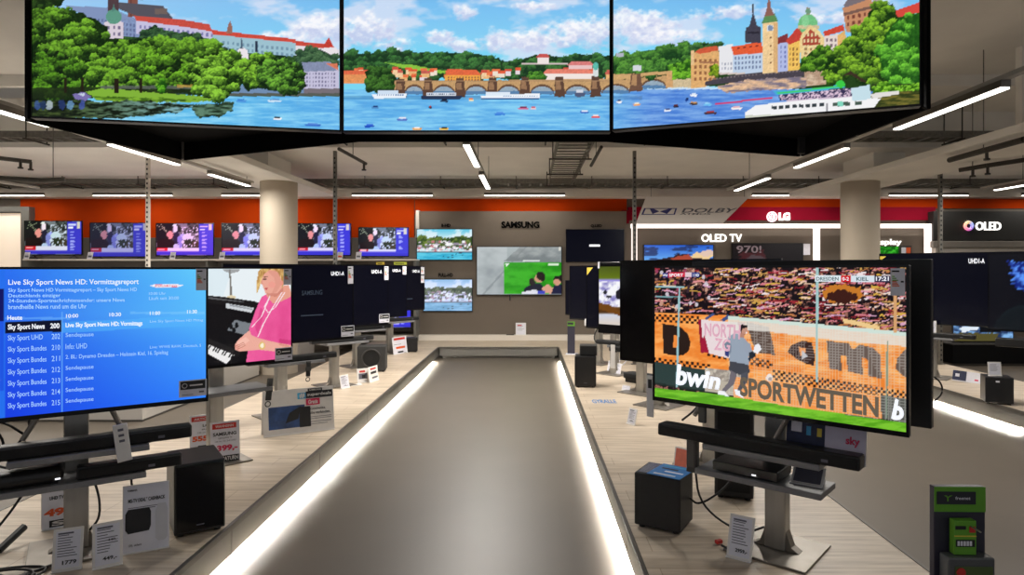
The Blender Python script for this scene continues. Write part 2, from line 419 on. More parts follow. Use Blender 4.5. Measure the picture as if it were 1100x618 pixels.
    for (x,y,w,c,d) in [(477,108,5,(40,60,90),(20,30,50)),(506,107,3,(246,226,180),(230,120,60)),(403,115,4,(80,140,200),(30,60,120)),(432,128,6,(90,120,200),(230,230,240)),(397,135,6,(30,80,190),(60,110,220)),(448,138,5,(236,170,90),(250,240,230)),(477,138,5,(240,190,60),(30,30,50)),(462,115,1.5,(60,40,50),(200,60,60)),
        (562,116,6,(210,110,150),(120,40,80)),(573,116,3,(230,200,210),(200,90,110)),(537,122,6,(60,130,220),(90,150,230)),(628,120,5,(60,110,200),(230,236,246)),(640,125,5,(226,60,50),(250,220,220)),(665,109,3,(240,240,244),(40,60,120)),(684,112,4,(236,160,90),(240,230,210)),(717,118,4,(230,236,246),(60,80,140)),(726,114,3,(40,40,60),(90,40,40)),(745,111,5,(60,50,60),(200,150,90)),(763,121,7,(70,50,60),(160,60,60)),(745,102,4,(240,244,250),(220,230,246)),(760,112,5,(110,190,240),(150,210,246)),(791,116,6,(244,240,240),(226,180,190)),(738,107,2,(20,60,140),(30,50,90)),
        (259,108,6,(80,150,220),(60,130,210)),(295,108,8,(200,226,244),(90,150,210)),(298,127,5,(244,244,248),(30,40,60)),(336,134,9,(60,110,200),(90,140,220))]:
        boat(x, y, w, 1.8, c, d)
    # ---- left screen: castle row, park, bank
    p.trees([(92,34),(150,36),(232,42),(330,56),(330,74),(92,66)], (14,36,18), (60,100,44), jit=2, seed=45, lump=7)
    p.poly([(70,6),(118,8),(146,20),(150,40),(120,38),(96,20)], (128,146,186)); p.windows(100,18,146,34,12,3,(96,108,150), slope=.15)
    p.rect(116,-30,127,12,(78,60,66)); p.rect(137,-30,148,18,(128,80,70)); p.rect(140,-30,141.5,17,(80,50,50)); p.poly([(127,2),(175,6),(186,20),(150,18),(128,10)], (84,82,92)); p.poly([(152,-30),(154,0),(150,0)],(70,66,80))
    p.rect(166,9,180,15,(110,96,92))
    p.poly([(146,18),(200,26),(232,32),(232,44),(146,36)], (196,192,222)); p.poly([(144,17),(190,20),(225,26),(228,34),(200,29),(146,22)], (198,78,66)); p.windows(148,25,230,38,16,2,(120,120,170), slope=.12)
    p.poly([(228,36),(318,45),(318,60),(262,57),(228,46)], (156,192,206)); p.poly([(226,32),(318,42),(318,46),(229,37)], (204,74,60)); p.windows(232,42,316,54,16,2,(116,150,172), slope=.1)
    p.poly([(318,48),(364,53),(364,64),(318,60)], (226,220,226)); p.poly([(317,44),(350,47),(360,51),(360,53),(318,49)], (200,72,60)); p.poly([(347,50),(353,40),(359,51)], (196,60,50)); p.rect(348,51,362,62,(232,226,230)); p.windows(320,51,346,57,9,1,(150,130,150))
    p.poly([(243,36),(245,27),(247,22),(249,27),(250,36)], (150,104,90))
    p.poly([(112,24),(122,20),(132,24),(132,42),(112,42)], (216,204,216)); p.ell(122,18,8.5,8,(92,150,130)); p.poly([(120,12),(122,4),(124,12)],(80,130,120)); p.windows(114,26,131,40,3,2,(120,110,140))
    p.poly([(255,64),(255,54),(260,50),(266,54),(267,64)], (234,226,232)); p.poly([(258,52),(259.5,38),(261,52)], (70,90,110)); p.rect(274,44,276.5,56,(40,50,70))
    p.trees([(318,58),(330,52),(345,55),(362,60),(362,70),(318,70)], (30,60,40), (84,120,80), jit=2.5, seed=41, lump=6)
    p.poly([(325,68),(355,67),(364,76),(364,97),(326,97)], (196,192,218)); p.poly([(324,67),(354,66),(362,76),(327,77)], (132,142,172)); p.windows(328,77,361,94,10,4,(120,118,150)); p.poly([(350,68),(362,68),(364,76)],(216,120,90))
    p.rect(322,95,366,103,(118,110,118)); p.rect(250,91,326,101,(112,140,176)); p.rect(240,100,366,103.5,(86,92,86))
    p.trees([(20,-10),(72,-6),(66,6),(20,14)], (16,34,14), (52,84,30), jit=3, seed=43)
    p.trees([(150,36),(166,26),(176,34),(196,36),(214,38),(228,46),(246,52),(246,66),(150,60)], (18,42,28), (66,104,62), jit=3, seed=44, lump=7)
    p.poly([(172,44),(186,42),(194,48),(172,49)], (204,96,90), jit=1)
    p.rect(20,103,366,103.6,(70,90,60))
    p.trees([(20,12),(44,8),(62,8),(88,14),(104,20),(114,28),(116,40),(138,42),(158,40),(186,44),(206,44),(222,46),(240,54),(258,60),(262,80),(256,98),(20,110)], (10,32,9), (122,180,48), jit=4, js=8, seed=3, lump=13)
    p.trees([(20,62),(50,52),(70,58),(86,76),(84,104),(20,104)], (8,26,8), (96,156,36), jit=4, seed=7, lump=11)
    p.trees([(140,62),(168,52),(198,66),(204,92),(150,96)], (10,30,8), (120,184,44), jit=4, seed=8, lump=10)
    p.poly([(26,94),(200,92),(250,95),(250,101),(26,106)], (26,40,18), jit=1.5, amt=.8)
    p.rect(108,92,250,95.5,(150,150,160), .45); p.rect(190,91,222,94,(206,160,70),.7)
    p.poly([(92,99),(108,95),(140,97),(186,101),(236,105),(240,108),(200,110),(150,109),(104,108)], (128,176,56), jit=1.2); i = p.pidx([(98,103),(200,106),(236,108),(150,110),(104,108)], 1); p.tex(i, (60,96,22), (128,176,52), 7, 2, 51)
    for tx in (70, 88, 124, 126, 151, 224, 228): p.rect(tx-1.6, 84, tx+1.6, 100, (34,26,16))
    p.trees([(206,72),(214,60),(228,54),(243,58),(251,70),(254,86),(248,100),(232,106),(214,102),(206,90)], (10,34,6), (146,206,62), jit=3, seed=11, lump=10)
    p.trees([(256,78),(262,66),(276,60),(292,58),(298,66),(290,92),(268,97),(258,90)], (12,36,10), (140,200,56), jit=3, seed=12, lump=9)
    p.trees([(280,76),(290,64),(308,66),(322,68),(328,80),(330,94),(318,99),(292,98),(282,92)], (10,32,12), (118,182,58), jit=3, seed=13, lump=9)
    p.trees([(168,92),(174,84),(180,92),(176,100)], (20,70,10), (110,190,40), jit=1.5, seed=14, lump=5)
    i = p.pidx([(20,106),(110,108),(160,110),(215,112),(190,122),(140,126),(80,128),(20,128)], 3, 9, 5)
    if len(i):
        f = np.clip((fbm(X[i]/9, Y[i]/2, 61, 4)-.4)/.25, 0, 1)[:,None]; g = np.clip((X[i]-70)/130, 0, 1)[:,None]
        p.c[i] = (np.array((14,24,12))*(1-f)+np.array((66,84,40))*f)*(1-g*f*.8)+np.array((150,206,232))*g*f*.8
    i = p.pidx([(207,112),(250,110),(250,118),(236,126),(214,126),(206,118)], 2, 5, 9); p.tex(i, (26,44,28), (96,132,110), 9, 2, 63)
    for (bx, c) in [(40,(60,90,170)),(53,(200,214,236)),(66,(40,60,130)),(75,(120,170,226)),(88,(70,90,190)),(46,(30,50,110))]: p.ell(bx, 113, 3.6, 5, c, jit=1.5, amt=.7)
    p.poly([(78,101),(90,99),(97,104),(92,108),(80,106)], (120,110,170), jit=1.5); p.poly([(82,100),(92,101),(90,104)], (196,206,226), jit=1)
    # ---- right screen: hill, quay, towers, trees, boat
    p.trees([(658,60),(676,58),(700,54),(724,50),(745,48),(775,52),(775,80),(658,82)], (20,58,26), (92,152,58), jit=2.5, seed=71, lump=8)
    p.poly([(740,74),(1000,60),(1000,100),(740,92)], (34,66,24)); p.rect(662,57,670,61,(176,180,196)); p.rect(680,70,689,76,(210,214,220))
    p.trees([(720,70),(742,64),(746,86),(722,88)], (26,74,16), (126,196,50), jit=2, seed=72, lump=6)
    p.poly([(720,86),(745,84),(745,94),(718,94)], (206,186,150), jit=.8)
    p.poly([(658,80),(690,78.5),(722,75.5),(722,79),(692,82),(680,84),(658,86)], (204,164,112), jit=.4); p.poly([(716,78),(722,78),(723,94),(715,94)], (206,160,110))
    p.poly([(678,79),(688,79),(691,97),(676,97)], (112,82,66), jit=.7); p.poly([(679,80),(684,80),(684,92),(678,92)], (176,136,96), jit=.5)
    p.trees([(740,50),(760,46),(776,48),(776,56),(740,58)], (24,54,30), (70,120,60), jit=2, seed=74, lump=5)
    p.poly([(742,60),(750,54),(772,52),(773,78),(758,93),(742,95)], (222,172,112)); p.poly([(746,56),(752,52),(770,49),(772,54),(752,58)], (206,90,60)); p.windows(744,62,771,88,5,4,(150,100,66)); p.rect(752,66,772,68,(160,110,80)); p.rect(742,54,746,70,(228,190,140))
    p.trees([(762,72),(768,68),(773,74),(771,82),(763,82)], (60,90,16), (160,190,40), jit=1.4, seed=75, lump=4)
    p.poly([(772,50),(787,47),(788,78),(773,80)], (230,230,234)); p.windows(774,66,787,76,4,2,(160,164,180))
    p.poly([(787,58),(819,56),(819,78),(787,80)], (190,208,230)); p.windows(788,60,818,76,8,3,(110,126,160), slope=-.06); p.poly([(785,50),(818,45),(820,57),(788,59)], (226,92,54)); p.windows(790,50,816,54,4,1,(140,50,40), slope=-.12)
    p.poly([(800,44),(801,30),(805,28),(809,12),(813,27),(817,29),(817,46),(801,46)], (66,64,78)); p.rect(803,34,815,36,(40,38,50)); p.rect(808.3,4,809.3,14,(60,60,70))
    p.rect(773,78,800,80,(210,196,190)); p.poly([(790,80),(850,74),(866,73),(866,82),(800,87),(757,92),(757,88)], (72,66,76)); p.windows(760,84,862,87,26,1,(120,110,112), slope=-.1)
    p.poly([(846,46),(859,44),(859,75),(846,76)], (238,192,96)); p.windows(847,50,858,72,3,4,(150,110,60)); p.poly([(836,46),(846,44),(846,76),(836,77)], (176,186,228)); p.windows(837,48,845,74,2,5,(110,120,180)); p.poly([(836,40),(846,36),(847,45),(836,47)], (130,50,56))
    p.poly([(844,44),(856,30),(864,28),(862,42),(848,48)], (196,66,54))
    p.ell(868,26,10.5,11,(112,188,128)); p.rect(857,27,880,31,(204,190,150)); p.rect(866,8,870,16,(150,140,120)); p.ell(868,12,3,3,(110,150,120)); p.ell(865,22,4,7,(150,214,160),amt=.6)
    p.poly([(859,42),(862,35),(871,27),(880,33),(885,40),(885,62),(860,64)], (234,206,146)); p.poly([(862,42),(871,31),(881,40),(881,48),(862,49)], (168,70,56)); p.windows(862,34,882,60,5,4,(226,208,160)); p.windows(863,50,884,60,4,2,(150,116,80))
    p.poly([(885,39),(901,36),(901,54),(886,56)], (228,214,208)); p.windows(886,40,900,52,3,2,(130,110,120)); p.poly([(884,34),(906,26),(907,33),(886,39)], (204,72,54)); p.poly([(900,38),(908,32),(910,54),(900,56)], (226,180,110))
    p.poly([(905,8),(922,2),(936,-3),(942,26),(920,36),(909,34)], (196,138,102)); p.poly([(906,14),(936,6),(937,9),(907,17)], (120,90,80)); p.windows(908,16,938,30,5,2,(120,66,54), slope=-.2); p.poly([(906,6),(914,-6),(932,-20),(936,-2),(908,8)], (120,110,116)); p.poly([(936,-10),(946,-12),(946,12),(940,16)], (170,150,166))
    p.poly([(819,24),(835,22),(836,77),(819,79)], (238,204,152)); p.rect(831,24,836,78,(216,174,122)); p.windows(822,36,834,72,1,4,(120,80,50), fw=.12, fh=.2); p.poly([(818,25),(822,16),(832,14),(836,23)], (92,140,86)); p.poly([(821,18),(824,8),(826,-12),(828,8),(832,16)], (140,96,86)); p.rect(824,27,831,33,(220,228,236)); p.ell(827.5,30,3,3,(120,140,170))
    p.poly([(864,77),(892,73),(896,90),(864,93)], (196,170,146)); i = p.pidx([(864,77),(892,73),(896,90),(864,93)]); p.tex(i,(176,146,122),(214,190,164),5,2,77)
    i = p.pidx([(800,86),(866,82),(866,94),(780,100),(770,92)], 1.5); p.tex(i, (120,112,130), (226,186,150), 12, 2.5, 79)
    p.poly([(955,14),(988,2),(988,16),(960,22)], (212,72,62)); p.rect(974,14,988,22,(120,190,170))
    p.trees([(861,66),(872,54),(890,48),(898,60),(894,74),(864,76)], (24,58,14), (116,174,46), jit=2.5, seed=81, lump=6)
    p.trees([(884,78),(892,60),(906,44),(922,30),(932,18),(940,2),(960,6),(968,30),(966,70),(960,96),(930,92),(912,82),(898,88),(886,86)], (16,46,12), (142,194,50), jit=4, seed=82, lump=11)
    p.trees([(944,62),(952,36),(966,20),(988,12),(1000,12),(1000,96),(968,92),(950,84)], (26,78,20), (120,204,60), jit=4, seed=83, lump=11)
    p.poly([(904,82),(914,76),(932,88),(926,88),(914,80)], (60,44,34)); p.rect(936,90,990,93,(40,60,26))
    p.trees([(938,94),(948,88),(968,92),(988,90),(988,100),(950,102),(938,100)], (40,90,10), (150,216,60), jit=1.5, seed=84, lump=4)
    i = p.pidx([(936,100),(1000,96),(1000,120),(930,122)], 1); p.tex(i, (44,56,20), (120,112,48), 12, 2, 85)
    p.poly([(934,101),(966,97),(966,101),(938,106)], (226,222,218))
    p.poly([(768,111),(830,104),(830,105.6),(768,113)], (206,60,110))
    i = np.nonzero((Y < 96) & (Y > 20-np.clip(X-365,0,1)*0) & (p.c[:,2] < 190))[0]; p.c[i] = p.c[i]*(1+.2*(fbm(X[i]/1.2, Y[i]/1.2, 99, 2)-.5))[:,None]
    p.poly([(800,121),(812,113),(846,109),(916,104),(946,106),(938,117),(880,122),(846,125),(800,127)], (242,242,244)); p.poly([(800,124),(880,121),(938,115),(936,119),(846,126),(800,128)], (206,210,196))
    p.poly([(836,104),(914,96),(916,104),(846,109)], (206,186,206)); i = p.pidx([(836,102),(914,95),(916,103),(838,108)]); p.tex(i, (50,44,80), (226,200,220), 1.6, 1.6, 87, .42, .58)
    p.poly([(831,98),(870,95),(905,91),(908,94),(870,99),(834,102)], (70,176,214)); p.poly([(834,99),(905,92),(906,93.4),(836,101)], (70,204,110)); p.ell(903,90,5,4,(60,200,70),jit=1)
    p.poly([(914,95),(934,91),(936,106),(916,109)], (196,222,232)); p.windows(828,113.5,886,118,8,1,(50,60,66), slope=-.06, fw=.7, fh=.8); p.windows(892,110,928,115,3,1,(70,90,80), slope=-.06, fw=.6, fh=.8); p.rect(900,109,906,114,(130,214,190)); p.rect(887,111,889,121,(150,150,156))
def paint_match(p):
    X, Y = p.x, p.y
    p.fill((20,10,16))
    # crowd holding scarves
    a = fbm(X/3.0, Y/3.0, 3, 3); i = np.nonzero(a > .56)[0]; p.c[i] = np.array((60,36,36)); i = np.nonzero(a > .66)[0]; p.c[i] = np.array((150,100,88))
    r = random.Random(11); pal = [(224,146,150),(206,120,130),(232,196,170),(196,150,84),(214,170,70),(236,220,222),(150,40,50),(120,30,40),(214,160,190),(190,120,70)]
    for k in range(760):
        x = r.uniform(700,975); y = r.uniform(284,358)
        if x < 775 and r.random() < .6: continue
        w = r.uniform(2.5,9); h = r.uniform(.5,1.5); c = r.choice(pal); s = r.uniform(-.28,.2); b = r.uniform(-1.6,1.2)
        p.poly([(x-w,y-w*s),(x,y+b),(x+w,y+w*s),(x+w,y+w*s+h*1.4),(x,y+b+h*1.4),(x-w,y-w*s+h*1.4)], c, jit=.5, js=2, seed=k)
        p.ell(x+r.uniform(-w,w), y+3, 1.1, 1.4, r.choice([(206,156,136),(20,10,14),(16,8,12),(40,24,30)]))
    p.ell(905,316,22,10,(196,120,40),jit=3,seed=5); p.ell(905,319,17,7,(60,24,16),jit=3,seed=6)
    p.poly([(905,342),(945,350),(946,355),(906,347)], (236,200,140), jit=1)
    for k in range(34): p.ell(r.uniform(704,768), r.uniform(290,330), 1.7, 2.3, r.choice([(196,150,130),(60,40,50),(150,60,90),(200,190,200),(20,14,20)]))
    p.poly([(704,307.4),(735,308),(735,309.6),(704,309.2)], (150,190,196)); p.poly([(704,318),(733,318.6),(733,319.8),(704,319.4)], (120,160,166))
    # orange hoarding, one bent line of top and bottom edges
    top = lambda x: 337+max(0, x-760)*.024; bot = lambda x: 389+(x-704)*.155
    O = [(698,336),(782,339),(980,362),(980,440),(698,388)]
    i = p.pidx(O); p.tex(i, (236,132,50), (250,168,88), 14, 5, 7)
    def checker(x0, x1, ya, slope, rows, cs):
        for rr in range(rows):
            n = int((x1-x0)/cs)
            for q in range(n):
                if (q+rr) % 2: continue
                x = x0+q*cs; y = ya+(x-x0)*slope+rr*cs; p.poly([(x,y),(x+cs,y+cs*slope),(x+cs,y+cs*slope+cs),(x,y+cs)], (44,26,18))
    checker(702,752,337,.06,3,2.9); checker(702,765,384,.12,2,2.9); checker(830,980,397,.165,4,2.9); checker(760,832,374,.2,3,2.9)
    D = (40,26,20)
    p.poly([(711.5,348),(722,349),(732,352),(739,359),(742,368),(740,377),(734,382),(724,382),(713,380)], D); p.poly([(724,360),(728,361),(729,370),(726,374),(723,373)], (240,140,60))
    for (x0,c0) in [(846,(66,52,48))]:
        p.poly([(801,346),(826,352),(833,382),(812,378)], (92,74,66),jit=1); p.poly([(846,378),(850,371),(862,366),(872,368),(876,384),(874,393),(866,391),(856,386)], (58,36,32)); p.poly([(858,373),(866,374),(864,384),(860,382)], (236,150,86)); p.poly([(862,377),(868,383),(862,386)], (190,190,196))
    mc = (104,88,80)
    p.poly([(888,366),(902,368),(912,369),(916,376),(924,370),(938,374),(946,382),(947,407),(933,404),(932,386),(926,384),(927,403),(911,399),(909,382),(903,382),(905,399),(891,396)], mc)
    p.poly([(964,385),(972,376),(980,372),(980,408),(970,404),(962,396)], mc)
    for k in range(6):
        x = 805+k*8; p.rect(x, 343+k*.8, x+5, 347+k*.8, (214,130,70))
    # white banner
    p.poly([(750,343),(780,346),(800,347),(798,388),(753,378)], (232,216,218), jit=.6); p.poly([(750,343),(753,343),(756,380),(753,379)], (150,20,50)); p.poly([(752,370),(757,360),(762,380),(753,378)], (160,24,56)); p.poly([(792,346),(800,347),(800,360),(796,358)], (150,20,50))
    p.poly([(757,342),(766,336),(768,338),(759,344)], (60,80,130)); p.poly([(774,344),(782,338),(785,340),(778,346)], (60,80,130))
    # lower boards
    p.poly([(698,388),(768,399),(766,421),(698,412)], (44,62,60)); p.poly([(698,410),(766,421),(766,423),(698,412)], (30,44,40))
    p.poly([(757,395),(792,399),(792,426),(757,420)], (186,176,160)); i = p.pidx([(757,395),(800,400),(800,412),(757,408)]); p.tex(i,(150,140,130),(206,196,180),3,3,91)
    p.poly([(788,405),(946,425),(947,450),(788,430)], (240,150,76)); p.poly([(946,424),(980,430),(980,456),(947,450)], (84,84,78))
    # white goal top band and net
    p.poly([(782,340),(830,346),(980,360),(980,373),(900,366),(830,357),(782,354)], (226,220,212), amt=.86); p.poly([(782,339.5),(980,357.5),(980,362),(782,343)], (206,224,214))
    i = np.nonzero((X > 782) & (X < 980) & (Y > 343+(X-782)*.09) & (Y < 432+(X-782)*.13))[0]
    m = ((X[i] % 3.0) < .75) | ((Y[i]-X[i]*.12) % 3.0 < .75); p.c[i[m]] = p.c[i[m]]*.62+np.array((226,226,220))*.38
    p.poly([(876.5,283),(879.5,283),(878.5,411),(876,410)], (160,196,196)); p.poly([(960,316),(964,316),(963,358),(960,357)], (212,160,110)); p.poly([(952.6,366),(954.4,366),(953,450),(951.4,450)], (130,150,130))
    p.poly([(729,308),(731,308),(728,416),(726,416)], (150,190,196))
    # pitch
    i = p.pidx([(698,416.5),(766,423),(850,437),(980,455.5),(980,480),(698,440)]); p.tex(i, (84,160,26), (122,196,48), 18, 3, 95)
    # keeper
    g = (150,162,178)
    p.poly([(783,372),(782,362),(789,358),(797,360),(803,371),(805,392),(796,396),(784,390)], g, jit=.5); p.poly([(798,362),(806,370),(809,381),(805,384),(799,376)], (150,160,176)); p.poly([(783,364),(778,370),(781,380),(785,380),(786,372)], (120,132,150)); p.poly([(779,376),(783,378),(783,384),(779,382)], (50,60,120)); p.poly([(805,379),(811,376),(812,383),(804,387)], (34,40,50))
    p.poly([(811,371),(815,369),(818,375),(814,380),(809,378)], (236,236,240),jit=.5); p.ell(799.5,354.5,3.7,4.8,(196,146,126)); p.poly([(794,352),(797,348.5),(803,350),(803,352),(798,353),(796,358)], (30,24,26)); p.ell(802,357.5,1.3,1,(236,226,226)); p.poly([(795,358),(800,359),(799,363),(794,362)], (180,130,112))
    p.poly([(784,388),(804,392),(806,400),(800,404),(792,402),(789,401),(783,398)], (66,68,76)); p.poly([(796,402),(803,399),(804,408),(796,420),(792,419),(796,410)], (78,80,90)); p.poly([(785,398),(792,402),(789,412),(779,422),(775,420),(783,410)], (110,104,112)); p.poly([(771,420),(778,420),(783,426),(771,424)], (240,240,244)); p.poly([(789,418),(796,420),(799,428),(790,424)], (240,240,246))
    p.ell(826.5,406,3.6,4.2,(236,226,220)); p.ell(827.5,407.5,2,2,(170,160,160))
    # score and channel bars
    p.rect(712,293,734.5,298,(60,60,130)); p.rect(718,293,736,298,(206,44,70)); p.rect(736,293,743,298,(224,200,206)); p.rect(743,293,752,298,(50,60,130))
    p.rect(875,296,903,303,(222,234,240)); p.rect(903,296,913.5,303,(206,30,40)); p.rect(913.5,296,939,303,(214,226,234)); p.rect(939,296,957,303,(46,40,70))
def paint_guide(p):
    X, Y = p.x, p.y
    f = np.clip((X-10)/215, 0, 1)[:,None]; g = np.clip((Y-290)/160, 0, 1)[:,None]
    tl = np.array((40,112,240)); tr = np.array((100,206,252)); bl = np.array((20,60,226)); br = np.array((40,120,250))
    p.c[:] = (tl*(1-f)+tr*f)*(1-g)+(bl*(1-f)+br*f)*g
    s = np.exp(-((Y-(339-X*.02))/20)**2)[:,None]*.3*(.4+.6*f); p.c[:] = p.c*(1-s)+np.array((110,206,252))*s
    yl = lambda x: 355-.043*x
    i = np.nonzero((X > 67) & (X < 219) & (np.abs(Y-(352-.05*(X-67))) < 5.5))[0]; p.paint(i, (84,180,252), .55)
    i = np.nonzero((X > 6) & (X < 66) & (np.abs(Y-(352-.03*(X-6))) < 6.2))[0]; p.paint(i, (4,8,36))
    for cx in (36, 180): 
        i = np.nonzero((np.abs(X-cx) < 40) & (np.abs(Y-(343.5-.04*cx)) < 1.2))[0]; p.paint(i, (150,214,255), .35)
    i = np.nonzero((np.abs(X-66.6) < .5) & (Y > 335))[0]; p.paint(i, (110,180,250), .8)
    i = np.nonzero(X < 5)[0]; p.paint(i, (34,110,236)); i = np.nonzero((X < 4) & (Y > 310) & (Y < 346))[0]; p.paint(i, (10,16,96))
    i = np.nonzero((X < 4) & (X > -120) & (Y > 345) & (Y < 420))[0]; p.paint(i, (26,84,224))
    p.poly([(160,306.6),(167,305.6),(191,305.6),(197,306.6),(191,308.8),(167,308.8)], (244,240,248)); p.rect(167,305.9,191,308.5,(226,110,130))
def paint_pianist(p):
    p.fill((13,12,16)); X, Y = p.x, p.y
    p.poly([(200,280),(320,280),(320,330),(278,325),(222,318),(200,318)], (232,240,244)); i = p.pidx([(222,286),(250,286),(240,318),(222,318)]); p.paint(i,(214,232,240),.6)
    p.poly([(246,289),(247.5,289),(249.5,318),(247,318)], (120,116,110)); p.poly([(238,289),(258,289),(256,292),(248,294),(242,292)], (130,130,130), amt=.7); p.ell(248.5,319.5,5,2,(222,206,170))
    p.poly([(200,317),(222,317.5),(240,319),(275,324),(279,328),(277,333),(200,322)], (24,22,24)); p.poly([(222,319),(262,324),(262,325),(222,321)], (90,90,92))
    p.poly([(243,326),(273,331),(270,336),(243,331)], (206,210,214)); p.poly([(247,327),(272,332),(271,333),(247,329)], (150,154,160))
    p.poly([(252,344),(272,348),(264,360),(244,355)], (120,126,132), jit=.5)
    for (x,y) in [(248,351),(254,350),(251,355)]: p.ell(x,y,2,3.2,(16,18,22),jit=.6)
    p.poly([(221,362),(254,376),(244,384),(221,376)], (30,28,30)); p.poly([(221,369),(252,381.5),(243,391),(221,379)], (238,236,236))
    for k in range(13):
        x = 222.5+k*2.4; y = 368.4+k*1.02
        if k % 7 in (2,6): continue
        p.poly([(x+1.6,y),(x+3.2,y+.6),(x-.4,y+6.2),(x-1.8,y+5.4)], (18,16,20))
    # figure in the pink dress
    pk = (232,84,150)
    p.poly([(287,316),(300,322),(316,316),(318,330),(318,398),(264,392),(267,372),(268,352),(275,332),(281,319)], pk); i = p.pidx([(287,316),(300,322),(316,316),(318,398),(264,392),(267,372),(268,352),(281,319)]); p.tex(i, (224,74,140), (240,96,160), 16, 24, 5, .25, .75)
    p.poly([(274,352),(280,330),(284,336),(277,360)], (206,52,120), amt=.5); p.poly([(300,364),(313,366),(314,370),(300,369)], (196,48,110), amt=.6)
    p.poly([(286,313),(300,308),(310,306),(314,318),(302,324),(293,326),(286,318)], (230,160,140))
    p.poly([(281,297),(284,291),(294,288),(303,291),(304,306),(298,316),(290,318),(285,315),(282,307)], (234,168,150)); p.ell(284.5,300,2,1,(90,60,50)); p.poly([(281,299),(279.6,305),(282.5,306)], (222,150,130)); p.poly([(283,310),(288,309),(286.5,312)], (196,80,84)); p.ell(292,306,4,3.4,(240,150,140),amt=.5)
    p.poly([(276,316),(276,300),(278,291),(284,285),(300,284),(306,288),(308,300),(303,310),(302,300),(298,292),(290,290),(284,294),(281,300),(279,308)], (220,180,110), jit=.8); i = p.pidx([(276,316),(276,300),(278,291),(284,285),(300,284),(306,288),(308,300),(303,310),(302,300),(298,292),(290,290),(284,294),(281,300),(279,308)]); p.tex(i, (176,128,70), (240,206,136), 1.3, 6, 12); p.poly([(287,291),(296,290),(301,296),(302,306),(297,314),(291,316),(296,306),(294,298)], (214,140,124), amt=.45); p.poly([(283,297.4),(288,296.8),(288,297.8),(283,298.6)], (130,90,66)); p.poly([(286,315),(298,315),(304,309),(304,313),(297,319),(288,318)], (196,118,104), amt=.6)
    p.ell(302.6,304,1.6,2.6,(230,150,134))
    for q in ([(290,318),(281,340),(270,352)],[(303,314),(292,332),(283,348),(277,362)],[(290,318),(284,330),(288,336),(296,330),(306,314)]):
        for (a,b) in zip(q,q[1:]): p.poly([(a[0]-.6,a[1]),(a[0]+.6,a[1]),(b[0]+.6,b[1]),(b[0]-.6,b[1])], (250,226,234))
    p.poly([(252,371),(255,366),(263,359),(268,355),(270,360),(276,363),(296,368),(313,371),(314,379),(300,378),(278,376),(258,378),(253,376)], (236,172,156)); p.poly([(254,368),(264,362),(268,366),(258,374)], (244,190,174)); 
    for k in range(3): p.poly([(252+k,372+k*1.6),(262+k,367.5+k*1.6),(262+k,368.2+k*1.6),(252+k,373+k*1.6)], (196,120,104))
    p.ell(281.5,371.5,3.4,4.2,(226,190,110)); p.ell(281.5,371.5,2,2.6,(250,240,214)); p.poly([(300,369),(313,372),(313,374),(300,371)], (206,130,114),amt=.6)
def paint_racing(ox, tint=(1,1,1), gain=1.0, add=(0,0,0), w=62., oy=238.5, h=37.):
    def f(p):
        u = (p.x-ox)/w*62; v = (p.y-oy)/h*37
        q = Pic(u, v); q.fill((30,34,30))
        a = fbm(u/6, v/6, 3, 4); i = np.nonzero(a > .5)[0]; q.c[i] = (64,70,66); i = np.nonzero((a > .58))[0]; q.c[i] = (110,116,120)
        q.rect(0,0,18,32,(18,20,20)); q.poly([(0,20),(14,16),(22,24),(24,32),(0,32)], (24,14,14))
        for (x0,y0,x1,y1) in [(2,8,16,0),(0,2,12,9),(4,0,12,12)]: q.poly([(x0,y0),(x1,y1),(x1+.7,y1),(x0+.7,y0)], (140,150,120))
        q.ell(21,6,2.6,4.2,(232,214,226),jit=.6); q.ell(20,2,2,1.6,(226,226,220)); q.ell(15,13,3.4,4.6,(220,140,130),jit=1); q.poly([(18,12),(24,8),(26,20),(20,26)], (30,30,50))
        q.ell(26,21,3.2,7,(120,126,196),jit=1.4); q.ell(28,14,2,3,(150,160,226),jit=1); q.ell(34,17,6,4.5,(186,206,214),jit=2); q.ell(22,27,3,3,(170,190,220),jit=1)
        q.ell(38,23,7.5,5,(34,44,26),jit=2); q.ell(42,24,5,3.4,(60,52,34),jit=2)
        i = np.nonzero((u > 27) & (u < 47) & (v > 4) & (v < 32) & (fbm(u/1.6, v/1.6, 9, 2) > .66))[0]; q.c[i] = (196,206,222)
        q.rect(0,28,12,31.6,(190,24,34)); q.rect(12,28,47,31.6,(206,206,226)); q.rect(0,31.6,47,34,(110,100,200)); q.rect(0,33,62,37,(50,46,180))
        q.rect(47,0,62,34,(56,54,190)); q.rect(48,3,56,4.6,(196,200,244)); q.rect(48,6,53,8,(226,226,246))
        for k in range(14): q.rect(50, 10+k*1.6, 53+(k*7 % 3), 10.8+k*1.6, (150,156,232))
        q.rect(57,1,60,8,(206,200,186)); q.rect(2,29,9,30.4,(236,170,170))
        p.c[:] = np.clip(q.c*np.asarray(tint)*gain+np.asarray(add), 0, 255)
    return f
